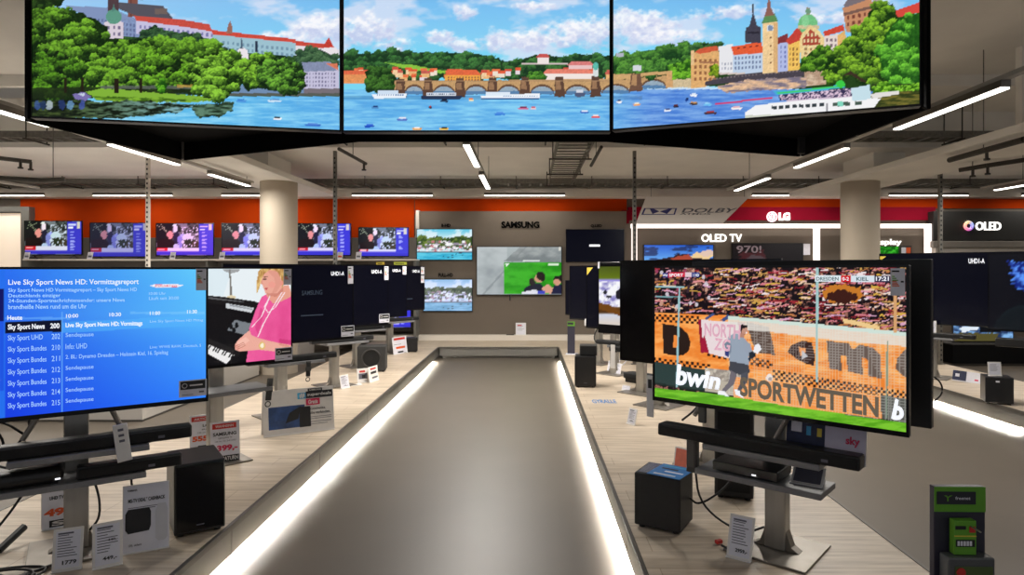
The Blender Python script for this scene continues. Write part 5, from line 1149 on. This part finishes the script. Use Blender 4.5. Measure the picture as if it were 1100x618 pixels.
# cables of the nearest left stand
def lo(x, y, z): return rel(PL1, rotL, x, y, z)
GC = 'black cables around the stands'
for k,(lb,pts) in enumerate([
 ('black cable looping from the television back down to the left shelf end', [lo(-.62,-.05,1.05), lo(-.6,-.1,.95), lo(-.5,-.12,.9), lo(-.42,-.08,.97), lo(-.34,-.05,1.0)]),
 ('black cable crossing left of the nearest left post above the soundbar', [lo(-.44,.0,1.04), lo(-.36,-.06,.96), lo(-.3,-.1,.88), lo(-.29,-.12,.81)]),
 ('black cable slanting right of the nearest left post to the soundbar', [lo(.09,.0,1.08), lo(.13,-.06,.98), lo(.19,-.12,.88), lo(.21,-.14,.81)]),
 ('black cable loop under the guide television, left of its post', [lo(-.16,-.02,1.03), lo(-.2,-.06,.95), lo(-.19,-.1,.9), lo(-.24,-.14,.84), lo(-.27,-.16,.81)]),
 ('long black cable sagging from the lower shelf onto the platform at left', [lo(-.3,-.1,.61), lo(-.36,-.14,.45), lo(-.44,-.2,.3), lo(-.34,-.28,.235), lo(-.2,-.24,.232), lo(-.08,-.2,.24)]),
 ('black cable hanging in a bow right of the nearest left post', [lo(.07,-.06,.61), lo(.1,-.1,.5), lo(.1,-.12,.4), lo(.06,-.06,.33)]),
 ('black cable coil lying behind the two framed price cards', [lo(-.5,-.12,.6), lo(-.46,-.2,.36), lo(-.34,-.3,.235), lo(-.18,-.32,.234), lo(-.1,-.22,.235), lo(-.22,-.14,.24), lo(-.4,-.16,.26), lo(-.46,-.3,.24)]),
 ('black cable between the two left shelves, right of the post', [lo(.26,-.1,.79), lo(.22,-.2,.74), lo(.18,-.1,.68), lo(.1,-.06,.66)]),
 ('black cable wound under the guide television at the left frame edge', [lo(-.7,-.1,.96), lo(-.6,-.16,.9), lo(-.46,-.14,.97), lo(-.36,-.1,.93), lo(-.44,-.14,.86), lo(-.6,-.16,.84)]),
 ('black cable rising from the left soundbar end in a hook', [lo(-.56,-.2,.87), lo(-.55,-.15,.94), lo(-.44,-.12,.985), lo(-.3,-.1,.96), lo(-.2,-.12,.87)]),
 ('black cable knotted between the two left shelves, near the frame edge', [lo(-.5,-.1,.76), lo(-.42,-.2,.745), lo(-.34,-.16,.765), lo(-.26,-.2,.74)]),
 ('black cable running down from the lower shelf to the coil at the left', [lo(-.2,-.06,.61), lo(-.28,-.1,.48), lo(-.4,-.2,.36), lo(-.3,-.3,.26), lo(-.16,-.28,.24)]),
 ('black cable lying in a wide loop left of the 1779 price card', [lo(-.56,-.3,.232), lo(-.4,-.38,.232), lo(-.24,-.36,.232), lo(-.14,-.28,.25), lo(-.3,-.2,.27), lo(-.5,-.24,.25)]),
 ('black cable dropping from the lower left shelf to the gloss-fronted subwoofer', [lo(.24,-.06,.61), lo(.25,-.05,.5), lo(.29,-.06,.4), lo(.36,-.1,.38)])]):
    cable(lb, pts, .006 if k != 4 else .007)
b = MB(); p0 = on(-2,592,.235); p1 = on(26,566,.30); o = cable('thick black plug lead lying at the left frame edge', [tuple(p0), tuple((p0+p1)/2), tuple(p1)], .02, name='plug_lead')
# ------------------------------------------------------------------ things further along the left platform
def A45(P, x, y, z=0): return rel(P, PI/4, x, y, z)
remote('black remote hanging from the shelf left of the white tent card', tuple(A45(posts[1], .30, -.31, .86)), PI/4, .1, .17)
# white tent card
a = on(283,470.5); e = on(359.5,461); rot = math.atan2((e-a).y, (e-a).x); m = (a+e)/2; w = (e-a).length; hh = .40
t = card('large white tent card advertising superdeals, on the left platform', (m.x, m.y, POD), rot, w, hh, .16, cat='tent card', name='tent_card', border=.003, easel=False, sheet=M_WHITE,
    bars=[(.07,.13,.58,.63,mat('dusky_blue_picture', (48,78,132), .5, noise=.55, nscale=9),'television_picture'),(.48,.76,.6,.9,M_CYAN,'hash_block'),(.6,.76,.99,.92,M_INK,'black_block'),(.63,.92,.84,.98,M_INK,'brand_block'),(.6,.6,.8,.75,M_MAGENTA,'gift_block'),(.5,.12,.66,.58,M_INK,'tablet_picture')],
    texts=[('#',.505,.775,.585,.885,M_WHITE,.04),('superdeals',.62,.79,.97,.88,M_WHITE,.02),('SAMSUNG',.65,.93,.82,.965,M_WHITE,.02),('Gratis',.63,.63,.77,.72,M_WHITE,.03),('Geschenke,',.66,.48,.88,.545,M_INK,.01),('die verbinden.',.66,.39,.95,.455,M_INK,.01)])
X = Matrix.Rotation(-.16, 4, 'X'); b = MB(); b.quad([X @ Vector(p) for p in [(-w*.2,-.0052,.10),(-w*.02,-.0052,.13),(w*.02,-.0052,.24),(-w*.14,-.0052,.19)]]); b.build('picture_shape', M_INK, t)
b = MB()
for v in (.33,.29,.22,.17): b.box(-w/2+w*.66, -w/2+w*(.96 if v > .2 else .9), -.0022, -.001, hh*v, hh*(v+.012), 0, X)
b.build('fine_print', M_GREYINK, t)
MB().box(-w/2, w/2, -.002, .002, 0, hh, .001, Matrix.Translation((0, 2*hh*math.sin(.16), 0)) @ Matrix.Rotation(.16, 4, 'X')).build('rear_leaf', M_WHITE, t)
# third stand
P3, P4, P5, P6 = posts[2:]
soundbar('soundbar on the upper shelf under the first dark left television', P3, PI/4, -.45, .46, -.31, -.22, .80, .86)
remote('black remote with loop hanging under the first dark left television', tuple(A45(P3, .12, -.36, .80)), PI/4, .05, .15)
soundbar('slim soundbar under the second dark left television', P4, PI/4, -.45, .40, -.31, -.22, .80, .86)
soundbar('soundbar with white stickers under the third dark left television', P5, PI/4, -.45, .42, -.31, -.22, .80, .87)
soundbar('farthest left soundbar, under the farthest dark left television', P6, PI/4, -.45, .42, -.31, -.22, .80, .86)
pcard('small framed price card leaning by the third left stand', (366.5,418.5), (376,416.5), .17, .2, '79,-')
t = thing('leaflet', 'small white leaflet lying flat on the platform beside a tilted price card', 'leaflet', tuple(on(381,414)), .5); MB().box(-.09,.09,-.05,.05,.001,.006,.001).build('sheet', M_WHITE, t); MB().box(-.06,.06,-.03,-.02,.006,.0066).build('print', M_GREYINK, t)
a = on(384,412); e = on(396.5,410.5); rot = math.atan2((e-a).y, (e-a).x)
card('small white picture card in front of the round-coned subwoofer, left leaf', tuple((a+e)/2), rot, (e-a).length, .185, .12, cat='promotion card', name='promotion_card', border=.003, sheet=M_WHITE, bars=[(.2,.72,.7,.86,M_RED,'header_bar'),(.12,.25,.88,.65,M_GREYINK,'picture_block'),(.4,.3,.7,.55,M_INK,'picture_block')])
a = on(397,411.5); e = on(407,408); rot = math.atan2((e-a).y, (e-a).x)
card('small white picture card in front of the round-coned subwoofer, right leaf', tuple((a+e)/2), rot, (e-a).length, .20, .12, cat='promotion card', name='promotion_card', border=.003, sheet=M_WHITE, bars=[(.2,.78,.8,.9,M_RED,'header_bar'),(.2,.5,.8,.66,M_INK,'picture_block'),(.3,.18,.9,.3,M_GREYINK,'picture_block')])
nr = on(383,397.5); rg = on(412,400.5); u = Vector((.42, .0, 0)); c = (on(397.5,400)+Vector((0,.2,0)))
t = subwoofer('black cube subwoofer with a large round cone on the left platform', (c.x, c.y-.05, POD), .12, .40, .30, .37, m=mat('charcoal_cabinet', (46,46,46), .6, noise=.1), port=(.2,.13), badge=False)
a = on(423,381.5); e = on(438,378.8); rot = math.atan2((e-a).y, (e-a).x)
card('far white price board with red header on the left platform', tuple((a+e)/2), rot, (e-a).length, .30, .14, cat='price board', name='price_board', border=.004, group='red-headed price boards', bars=[(.1,.82,.9,.95,M_RED,'header_bar'),(.2,.3,.85,.42,M_ORANGE_INK,'price_print'),(.3,.05,.7,.14,M_INK,'footer_bar')], lines=2)
c = on(441,379)+Vector((0,.15,0)); subwoofer('small black box subwoofer right of the far red-headed board', tuple(c), .15, .2, .2, .26, m=M_BLACK, badge=False)
t = thing('number_letters', 'small black number 55 on the ledge at the aisle end', 'sign', (0, 13.595, 0)); x0, x1, z0, z1 = wbox(quadbox(450,366.4,458,370.4), Plane((-11,13.595),(11,13.595),0)); put_text('lettering', '55', M_INK, t, x0, x1, z0, z1, bold=.03, depth=.006, y=-.002)
a = at(559.5, 364.5, 13.66); card('white framed card on the ledge under the footballers picture', (a.x, 13.66, .33), 0, .22, .26, .15, cat='price card', border=.012, bars=[(.15,.75,.6,.85,M_RED,'headline')], lines=5)
t = thing('leaflet', 'small dark leaflet lying beside the card under the footballers picture', 'leaflet', (at(551,0,13.68).x-.05, 13.66, .331)); MB().box(-.09,.07,-.02,.02,0,.012,.003).build('sheet', M_INK, t)
# ------------------------------------------------------------------ platform right of the aisle
GR = 'televisions on stands along the right platform'
Rr = edge(973.5, 464.5); Ll = edge(703.5, 426)
tvR, plR, w, h = tv('large near television showing a football keeper before orange hoardings', (Ll.x, Ll.y), (Rr.x, Rr.y), ZB, 1.7+(CY-287.5)/F*Rr.y, paint_match, cell=.0042, stand_gap=.28)
rotR = plR.rot; uR = plR.u; nB = -plR.n
tvleg(tvR, plR, (848,440), (829,474), .055); tvleg(tvR, plR, (757,424), (741,448), .055)
def mt(s, quad, m, bold=.02, y=-.0022): text_px('screen_lettering', s, m, tvR, plR, quad, y, bold)
mt('bwin', [(726,413.5),(772,419),(777,401),(728,391)], M_WGLOW, .04)
M_HOARD = mat('hoarding_lettering', (90,76,60), .5, emit=(92,84,72), estr=1, sample=False, noise=.01)
mt('SPORTWETTEN', [(795,425.5),(944,449),(944,426.5),(795,404.5)], M_HOARD, .035)
mt('b', [(957,451),(971,452),(971.5,433),(962,428)], M_WGLOW, .05)
M_PINKT = mat('banner_lettering', (206,150,170), .5, emit=(206,160,176), estr=1, sample=False, noise=.01)
mt('NORTH', [(757,361),(795,365),(796,349),(757,347)], M_PINKT, .03); mt('ZG', [(767,376),(784,378),(785,365),(768,363)], M_PINKT, .03)
M_DTEXT = mat('score_lettering', (30,60,70), .5, emit=(60,84,92), estr=1, sample=False, noise=.01)
mt('DRESDEN', quadbox(877,297.6,901,301.6), M_DTEXT); mt('KIEL', quadbox(920,297.8,933,301.8), M_DTEXT); mt('0-2', quadbox(905,297.8,912,301.6), M_WGLOW); mt('17:21', quadbox(941,297.3,955,302), M_WGLOW, .03)
mt('SPORT', quadbox(719,294,734,297.3), M_WGLOW); mt('1 HD', quadbox(745,294.2,751,297.2), M_WGLOW); mt('sky', quadbox(712.5,294.2,717.5,297.4), M_WGLOW)
energy(tvR, plR, (957,288.3,972.5,317.5))
PR1 = (1.317, 3.453)
stand('nearest stand on the right platform, carrying the football television', PR1, rotR)
# television back to back behind it
o2 = nB*.52
Pa = plR.R+o2; Pb = plR.L+o2
tb, plb, w2, h2 = tv('black television mounted back to back behind the football television', (Pa.x+.01, Pa.y), (Pb.x, Pb.y), .95, 1.74, None, stand_gap=.24, thick=.05)
b = MB()
for k in range(12): b.cyl((-w2/2-.014, .025, .12+k*.033), (-w2/2-.01, .025, .12+k*.033), .006, n=8)
b.build('side_port', M_GREYINK, tb)
cab = rel((plb.mid.x, plb.mid.y), plb.rot, -w2/2-.02, .03, 0)
cable('thin pale cable loop at the edge of the rear television', [(cab[0], cab[1], 1.18), (cab[0]+.03, cab[1]-.01, 1.15), (cab[0]+.035, cab[1]-.01, 1.1), (cab[0], cab[1], 1.06)], .004)
# further stands
U2 = Vector((.72, -.694, 0)).normalized(); N2 = Vector((.694, .72, 0)).normalized()
far = [(667.5,384,281.5,'plain black television behind the left edge of the football television',None,1.28,'second stand on the right platform, hidden behind the football television'),
 (643.5,348,286.5,'right television showing a black and white animal under a green band',paint_bright_match,1.25,'third stand on the right platform, with a bare square base'),
 (630.5,350.5,286.5,'dark right television with a yellow corner triangle',None,1.25,'fourth stand on the right platform, by the stacked black speakers'),
 (612.5,341.5,286.5,'dark right television behind the yellow-cornered one',None,1.2,'fifth stand on the right platform, second farthest'),
 (608,337,302,'farthest and lowest dark right television, before the taupe wall',None,.9,'farthest stand on the right platform, by the green topped rack')]
postsR = [PR1]
ropt = [1.0, 1.09, 1.0, 1.0, 1.0]
for k,(x, y, ty, lb, pt, wd, slb) in enumerate(far):
    L = edge(x, y, ropt[k]); R = L+U2*wd
    t, pl, w, h = tv(lb, (L.x, L.y), (R.x, R.y), ropt[k], 1.7+(CY-ty)/F*L.y, pt, cell=.012, stand_gap=.26, group=GR, chin=.1 if k == 1 else .022, dark=M_GLOSS if k == 0 else M_NAVY)
    if k == 1: MB().box(-w/2-.012, w/2+.012, -.004, .036, h, h+.05, .003).build('top_bar', M_GLOSS, t)
    if k == 1: MB().box(-w/2-.014, -w/2+.012, -.006, -.003, h-.02, h+.055).build('silver_corner', M_PAPER, t)
    if k == 2:
        q = [pl.hit(*z) for z in [(630.8,287.5),(637.3,287.5),(630.8,296)]]; MB().quad([(v[0], -.006, v[1]) for v in q]).build('corner_triangle', M_YELLOW, t)
    c = (L+R)/2+N2*.27; P = (c.x, c.y); postsR.append(P)
    stand(slb, P, math.atan2(U2.y, U2.x), shelves=k < 3, low=None)
rot2 = math.atan2(U2.y, U2.x)
# ------------------------------------------------------------------ things around the nearest right stand
soundbar('long black soundbar on the upper shelf below the football television', PR1, rotR, -.53, .48, -.34, -.235, .80, .866)
player('flat black disc player on the lower shelf of the nearest right stand', PR1, rotR, -.25, .09, -.25, -.045, .645, .70, .62)
t = thing('power_strip', 'upright black power strip beside the disc player on the right stand', 'power strip', rel(PR1, rotR, -.385, -.2, .60), rotR); MB().box(-.03,.03,-.02,.02,0,.21,.006).build('body', M_BLACK, t); MB().box(-.018,.018,-.023,-.019,.03,.18,.002).build('socket_row', M_GRAPH, t); MB().box(-.03,.1,-.02,.02,-.0,.012,.002).build('hook', M_BLACK, t)
q = rel(PR1, rotR, .2, -.17, .645)
t = card('tilted price tablet lying on the lower shelf of the nearest right stand', q, rotR+.1, .15, .12, .95, cat='price card', border=.012, lines=5, easel=False, sheet=mat('grey_sheet', (92,92,104), .5, noise=.05))
MB().prism([(0,0),(.10,0),(.098,.068)], -.07, .07, .001, Matrix.Rotation(PI/2, 4, 'Z') @ Matrix.Rotation(PI/2, 4, 'X')).build('wedge', M_WHITE, t)
# sky offer card leaning behind the soundbar
q = rel(PR1, rotR, .30, -.225, .80)
t = card('offer card with a dark picture and red sky letters behind the right soundbar', q, rotR, .36, .20, .14, cat='promotion card', name='promotion_card', border=.002, sheet=mat('lilac_sheet', (206,198,214), .5, noise=.02), bars=[(.0,.28,.5,1.0,mat('dark_blue_picture', (22,30,66), .5, noise=.3, nscale=30),'picture_block'),(.06,.55,.2,.8,M_PAPER,'picture_highlight'),(.26,.5,.32,.72,M_CYAN,'picture_highlight'),(.4,.5,.46,.7,M_YELLOW,'picture_highlight')],
    texts=[('sky',.76,.38,.93,.62,M_MAGENTA,.03),('Jetzt auch ohne Sky',.54,.88,.92,.94,M_PURPLE,.0),('oder Telekom',.54,.80,.72,.86,M_PURPLE,.0)])
# subwoofer with leaflet
nr, lf, rg = on(728.5,576), on(679,565.5), on(746.5,561.5); u = rg-nr; v = lf-nr
rot = math.atan2(-v.y, -v.x); w_ = v.length; d_ = u.length; cen = (lf+rg)/2
sub = subwoofer('square black subwoofer with a blue leaflet on top, nearest on the right platform', (cen.x, cen.y, POD), rot, w_, d_, .315, m=mat('matt_black_cabinet', (22,21,21), .6, noise=.1, nscale=30), badge=False)
MB().box(-w_/2+.015, w_/2-.015, -d_/2+.015, d_/2-.015, .3145, .317, .001).build('gloss_top', M_GLOSS, sub)
t = thing('leaflet', 'blue leaflet lying on top of the nearest right subwoofer', 'leaflet', rel((cen.x, cen.y), rot, .05, -.015, POD+.317), rot-.1)
MB().box(-.1,.1,-.115,.115,.0005,.004,.001).build('sheet', M_BLUEINK, t); MB().box(-.07,.06,-.09,-.075,.004,.0046).build('print', M_WHITE, t); MB().box(-.07,.03,.02,.04,.004,.0046).build('print', M_INK, t); MB().box(-.08,.08,.07,.09,.004,.0046).build('print', M_CYAN, t); MB().box(-.03,.08,-.03,-.01,.004,.0046).build('print', M_PAPER, t)
# price card and leads on the base plate
pcard('framed price card reading 2959, leaning by the nearest right post', (780,598), (807,605), .215, .32, '2959,-')
cable('black lead with a red plug at the foot of the nearest right stand', [tuple(on(775,586,.235)), tuple(on(781,589,.235)), tuple(on(786,594,.24)), tuple(on(797,596,.24)), tuple(on(800,588,.24)), tuple(on(790,584,.235))], .006)
t = thing('plug', 'small red plug lying left of the 2959 price card', 'plug', tuple(on(772,584,.225)), .4); MB().box(-.02,.02,-.012,.012,0,.02,.005).build('body', M_RED, t)
t = thing('leaflet', 'small red picture card standing behind the nearest right subwoofer', 'picture card', (0,0,0)); bpy.data.objects.remove(t)
a = on(724,503); e = on(737,506.5); rot = math.atan2((e-a).y, (e-a).x)
card('small card with a red picture behind the nearest right subwoofer', tuple((a+e)/2), rot, (e-a).length+.02, .16, .2, cat='picture card', border=.01, bars=[(.02,.02,.98,.98,mat('salmon_picture', (222,120,98), .5, noise=.12, nscale=20),'picture_block')])
c = on(795,540)+Vector((.02,.17,0))
s2 = subwoofer('tall black speaker standing behind the nearest right stand', (c.x, c.y, POD), rotR+.35, .24, .26, .60, m=mat('soft_black_cabinet', (26,26,27), .5, noise=.1), badge=False)
MB().box(-.1,.1,-.1325,-.129,.05,.56,.002).build('front_grille', M_FABRIC, s2)
def lr(x, y, z): return rel(PR1, rotR, x, y, z)
cable('black cable bowing below the lower right shelf towards the subwoofer', [lr(-.37,-.2,.61), lr(-.36,-.18,.45), lr(-.28,-.12,.34), lr(-.14,-.08,.29), lr(-.05,-.05,.34)])
cable('black cable running from the right stand to the nearest right subwoofer', [lr(-.2,-.04,.6), lr(-.28,-.06,.48), lr(-.38,-.14,.4), tuple(rel((cen.x,cen.y), math.atan2(-v.y,-v.x), w_/2+.005, .05, .38))])
cable('thin black cable slanting from the football television to the soundbar', [lr(-.38,-.06,1.0), lr(-.41,-.12,.92), lr(-.45,-.2,.87)])
t = thing('hanging_remote', 'black remote hanging below the football television, left of its post', 'remote control', lr(-.31,-.24,.985), rotR, 'black remote controls clipped below the televisions'); MB().box(-.022,.022,-.009,.009,-.1,0,.005).build('body', M_BLACK, t); MB().box(-.01,.01,-.004,.004,-.012,.03,.002).build('clip', M_GRAPH, t)
t = thing('price_strip', 'tall white strip hanging at the left edge of the football television', 'price tag', rel((plR.L.x, plR.L.y), rotR, -.035, .01, .98), rotR); MB().box(-.022,.022,-.003,.003,-.10,.13,.002).build('strip', M_WHITE, t); MB().box(-.012,.012,-.005,-.003,.06,.11,.001).build('dark_panel', M_INK, t); MB().box(-.012,.03,-.001,.02,.1,.112,.001).build('clip', M_GRAPH, t)
# ------------------------------------------------------------------ further right platform
pcard('framed price card standing alone on the open right platform', (673,455), (682,457.5), .155, .24, '399,-')
t = thing('stuck_lettering', 'blue lettering stuck flat on the right platform', 'lettering', tuple(on(649,431.5)), 0)
V, Fc = text_mesh('GYRALLE', .02); me = bpy.data.meshes.new('lettering'); a = on(637,433); e = on(661,430)
me.from_pydata([((v[0]-.5)*(e.x-a.x), (v[1]-.5)*.2, .0015) for v in V], [], [list(f) for f in Fc]); me.materials.append(M_BLUEINK); o = bpy.data.objects.new('lettering', me); COL.objects.link(o); o.parent = t
nr = on(640.5,417); c = nr+Vector((-.12,.16,0))
sp = subwoofer('upright black speaker beside the aisle on the right platform', (c.x, c.y, POD), -.1, .27, .28, .39, m=M_BLACK)
t = thing('speaker_box', 'smaller grey speaker stacked on the upright black speaker', 'speaker', (c.x+.04, c.y+.04, POD+.39), -.1); MB().box(-.11,.11,-.1,.1,.004,.13,.006).build('cabinet', M_GRAPH, t); MB().box(-.095,.095,-.104,-.099,.014,.12,.002).build('grille', M_FABRIC, t)
q = on(613.5,380.5); 
def rack(label, P, rot, w, h, name='leaflet_stand'):
    t = thing(name, label, 'leaflet stand', P, rot, 'green-topped leaflet stands')
    MB().box(-w/2, w/2, 0, .03, .0, h, .003).build('back_board', mat('dark_violet_board', (44,42,58), .5, noise=.06), t)
    MB().box(-w*.7, w*.9, -.1, .12, 0, .008, .002).build('foot_plate', M_PAPER, t)
    MB().box(-w/2, w/2, -.003, .0, h*.862, h, .001).build('green_header', M_GREENINK, t)
    MB().box(-w*.46, w*.3, -.006, -.003, h*.905, h*.975, .001).build('dark_label', mat('dark_label', (34,36,44), .5, noise=.05), t)
    return t
rack('narrow green-topped stand at the far end of the right platform', (q.x, q.y, POD), -.15, .13, .57)
st = postsR
t = thing('sound_base', 'low black soundbar lying on the right platform under the plain black television', 'soundbar', tuple(on(688,414)+Vector((.12,.12,0))), rot2)
MB().prism([(-.34,-.08),(-.28,-.13),(.34,-.13),(.34,.1),(-.3,.1),(-.34,.04)], .05, .12, .012).build('body', M_FABRIC, t, smooth=True); MB().box(-.3,.3,-.09,.08,0,.05,.004).build('plinth', M_BLACK, t)
a = on(667,419); e = on(677,420.5); card('tiny white card leaning in front of the low black soundbar', tuple((a+e)/2), math.atan2((e-a).y,(e-a).x), .12, .065, .35, cat='price card', border=.006, lines=2, easel=False)
soundbar('soundbar on the upper shelf of the third right stand', st[2], rot2, -.45, .45, -.33, -.23, .80, .86)
soundbar('soundbar on the upper shelf of the fourth right stand', st[3], rot2, -.45, .45, -.33, -.23, .80, .85)
for k,(x,y,lb) in enumerate([(655,399,'small framed price card standing left of the cluttered third right stand'),(663,402,'second framed price card leaning by the third right stand')]):
    a = on(x-3.5,y); e = on(x+3.5,y+1); card(lb, tuple((a+e)/2), math.atan2((e-a).y,(e-a).x), .11, .16, .25, cat='price card', border=.01, lines=5, group='framed price cards on the platforms')
a = at(652,381,st[2][1]-.55); t = thing('price_strip', 'tall white strip hanging below the animal picture', 'price tag', (a.x, st[2][1]-.55+.3, a.z), rot2); bpy.data.objects.remove(t)
q = rel(st[2], rot2, -.38, -.34, .62); t = thing('price_strip', 'tall white strip hanging below the animal picture television', 'price tag', q, rot2); MB().box(-.03,.03,-.003,.003,0,.26,.002).build('strip', M_WHITE, t); MB().box(-.03,.05,.0,.014,.18,.2,.001).build('clip', M_GRAPH, t)
cable('black cable hanging below the yellow-cornered television', [rel(st[3],rot2,-.5,-.2,1.0), rel(st[3],rot2,-.55,-.25,.85), rel(st[3],rot2,-.45,-.25,.78), rel(st[3],rot2,-.35,-.22,.82)], .007)
t = thing('adapter', 'small white adapter hanging left of the yellow-cornered television', 'adapter', rel(st[3],rot2,-.66,-.18,1.03), rot2); MB().box(-.06,.05,-.03,.03,-.04,.05,.012).build('body', M_WHITE, t); MB().box(.04,.12,-.01,.01,0,.02,.002).build('bracket', M_GRAPH, t)
# pale cables and leaflets heap by the third stand
q = on(657,398); cable('pale cable heap at the foot of the third right stand', [(q.x+.1,q.y+.1,.24),(q.x+.2,q.y+.2,.5),(q.x+.3,q.y+.1,.52),(q.x+.22,q.y+.1,.3),(q.x+.1,q.y+.2,.235)], .008).data.materials[0] = M_PAPER
# ------------------------------------------------------------------ green-topped stand at the right platform's near corner
PG = (1.60, 2.42, POD); W = .188
t = rack('green-topped leaflet stand at the lower right corner, nearest the viewer', PG, -.02, W, .674)
put_text('lettering', 'freenet', M_PAPER, t, -.02, .035, .628, .64, y=-.0075, bold=.01)
b = MB(); b.quad([(-.062,-.0075,.644),(-.05,-.0075,.636),(-.045,-.0075,.636),(-.052,-.0075,.644)]); b.quad([(-.045,-.0075,.636),(-.03,-.0075,.644),(-.038,-.0075,.644),(-.049,-.0075,.638)]); b.box(-.05,-.045,-.0078,-.007,.622,.636); b.build('emblem', M_GREENINK, t)
pk = thing('product_packet', 'small green packet hanging on the green-topped stand nearest the viewer', 'packet', (PG[0]-.004, PG[1]-.022, POD+.437), -.02)
MB().box(-.04,.04,-.016,.014,0,.125,.002).build('box', M_GREENINK, pk); MB().box(-.036,.002,-.0175,-.016,.093,.106).build('dark_label', M_INK, pk); MB().box(.014,.036,-.0175,-.016,.082,.104).build('red_label', M_RED, pk); MB().box(-.034,.034,-.0175,-.016,.03,.056).build('dark_label', M_INK, pk)
b = MB()
for k in range(5): b.box(-.029+k*.011,-.021+k*.011,-.0182,-.0175,.034,.051)
b.build('print', M_PAPER, pk); MB().box(-.04,.04,-.0172,-.016,.067,.071).build('stripe', M_YELLOW, pk)
MB().cyl((.02,-.07,.105),(.02,.02,.105),.003,n=8).build('hook_pin', M_STEEL, pk)
tr = MB().box(-.078,.09,-.06,-.002,.0,.435,.006).build('pocket', mat('clear_grey_pocket', (86,88,90), .2, noise=.08), t)
MB().box(-.055,.08,-.063,-.06,.1,.405,.002).build('green_leaflet', mat('olive_leaflet', (74,92,46), .4, noise=.1, nscale=20), t)
MB().cyl((-.035,-.066,.385),(-.035,-.063,.385),.016,n=24).build('red_button', M_RED, t)
# ------------------------------------------------------------------ platform at the right edge
def farR(x, Y): return ((x-CX)/F*Y, Y)
L = farR(945.5, 9.3); R = (L[0]+1.3, L[1]-1.3)
t, pl, w, h = tv('dark television at the right with yellow corner and UHD1-A letters', L, R, .98, 1.7+(CY-273.5)/F*9.3, None, stand_gap=.13)
uhd(t, pl, (1040.5,277.8,1057.8,283.2)); q = [pl.hit(*z) for z in [(945.5,275.5),(952,275.5),(945.5,281)]]; MB().quad([(v[0],-.006,v[1]) for v in q]).build('corner_triangle', M_YELLOW, t)
PS1 = (5.56, 8.97)
stand('stand on the right-edge platform with a long black soundbar', PS1, -PI/4, low=None)
soundbar('long black soundbar under the UHD1-A television at the right', PS1, -PI/4, -.5, .55, -.34, -.24, .80, .86)
L = farR(1062.5, 7.75); R = (L[0]+1.1, L[1]-1.05)
t, pl, w, h = tv('dark television at the right frame edge showing blue blossom', L, R, 1.0, 1.7+(CY-273.5)/F*7.75, paint_blossom, cell=.02, stand_gap=.26)
PS2 = (L[0]+.55+.2, L[1]-.52+.2)
stand('stand at the right frame edge, behind the small speaker', PS2, math.atan2(-1.05, 1.1), low=None)
soundbar('thick black soundbar at the right frame edge', PS2, math.atan2(-1.05,1.1), -.7, .5, -.34, -.22, .74+.06, .90)
Ya = 11.6; a = at(1024, 366.5, Ya); e = at(1070, 346, Ya)
t, pl, w, h = tv('bright low television seen under the UHD1-A television', (a.x, Ya), (e.x+.3, Ya), a.z, e.z+.15, paint_aquarium, cell=.02, bulge=False, feet=max(.02, a.z-.022-.40))
a = on(1022.5,408.5); e = on(1053,413); rot = math.atan2((e-a).y,(e-a).x)
card('wide low card with a dark blue picture on the right-edge platform', tuple((a+e)/2), rot, (e-a).length, .14, .2, cat='promotion card', name='promotion_card', border=.003, sheet=M_PAPER, bars=[(.0,.05,.5,1.0,mat('navy_picture', (30,38,74), .5, noise=.3, nscale=24),'picture_block'),(.1,.4,.25,.7,M_PAPER,'picture_highlight'),(.8,.2,.93,.35,M_MAGENTA,'print_block')])
c = on(1080,436)+Vector((.02,.16,0)); s = subwoofer('small black speaker carrying a framed card at the right edge', (c.x, c.y, POD), -.42, .26, .26, .30, m=M_BLACK, badge=False)
MB().torus((.1318,0,.16), .08, .01, Matrix.Rotation(PI/2,4,'Z') @ Matrix.Identity(4) if False else None).build('spare', M_BLACK, s); bpy.data.objects.remove(bpy.data.objects['spare'])
MB().cyl((.131,0,.16),(.136,0,.16),.09,n=30).build('side_cone', M_GRAPH, s); MB().box(-.035,.0,-.133,-.129,.245,.262).build('white_badge', M_PAPER, s)
card('framed card standing on the small black speaker at the right edge', (c.x-.03, c.y-.02, POD+.30), -.1, .14, .155, .12, cat='price card', border=.012, lines=7, group='framed price cards on the platforms')
a = on(1020,395); 
q = rel(PS1, -PI/4, .1, -.1, .86); card('small framed card on the soundbar of the UHD1-A television', rel(PS1,-PI/4,.05,-.29,.86), -.6, .12, .16, .2, cat='price card', border=.012, lines=4, easel=False)
# ------------------------------------------------------------------ light, air, camera
w = bpy.data.worlds.new('World'); SC.world = w; w.use_nodes = True
bg = w.node_tree.nodes['Background']; bg.inputs['Color'].default_value = (.93, .95, 1.0, 1); bg.inputs['Strength'].default_value = .27
cam = bpy.data.cameras.new('Camera'); co = bpy.data.objects.new('Camera', cam); COL.objects.link(co)
cam.sensor_fit = 'HORIZONTAL'; cam.sensor_width = 36; cam.lens = 36*F/1100
co.location = (0, 0, H); co.rotation_euler = (PI/2, 0, 0)
cam.shift_x = -(CX-550)/1100; cam.shift_y = (CY-309)/1100
cam.clip_start = .05; cam.clip_end = 100
SC.camera = co
SC.view_settings.view_transform = 'Standard'; SC.view_settings.look = 'None'; SC.view_settings.gamma = 1; SC.view_settings.use_curve_mapping = False
SC.view_settings.exposure = 0
SC.cycles.max_bounces = 8; SC.cycles.diffuse_bounces = 4; SC.cycles.glossy_bounces = 3
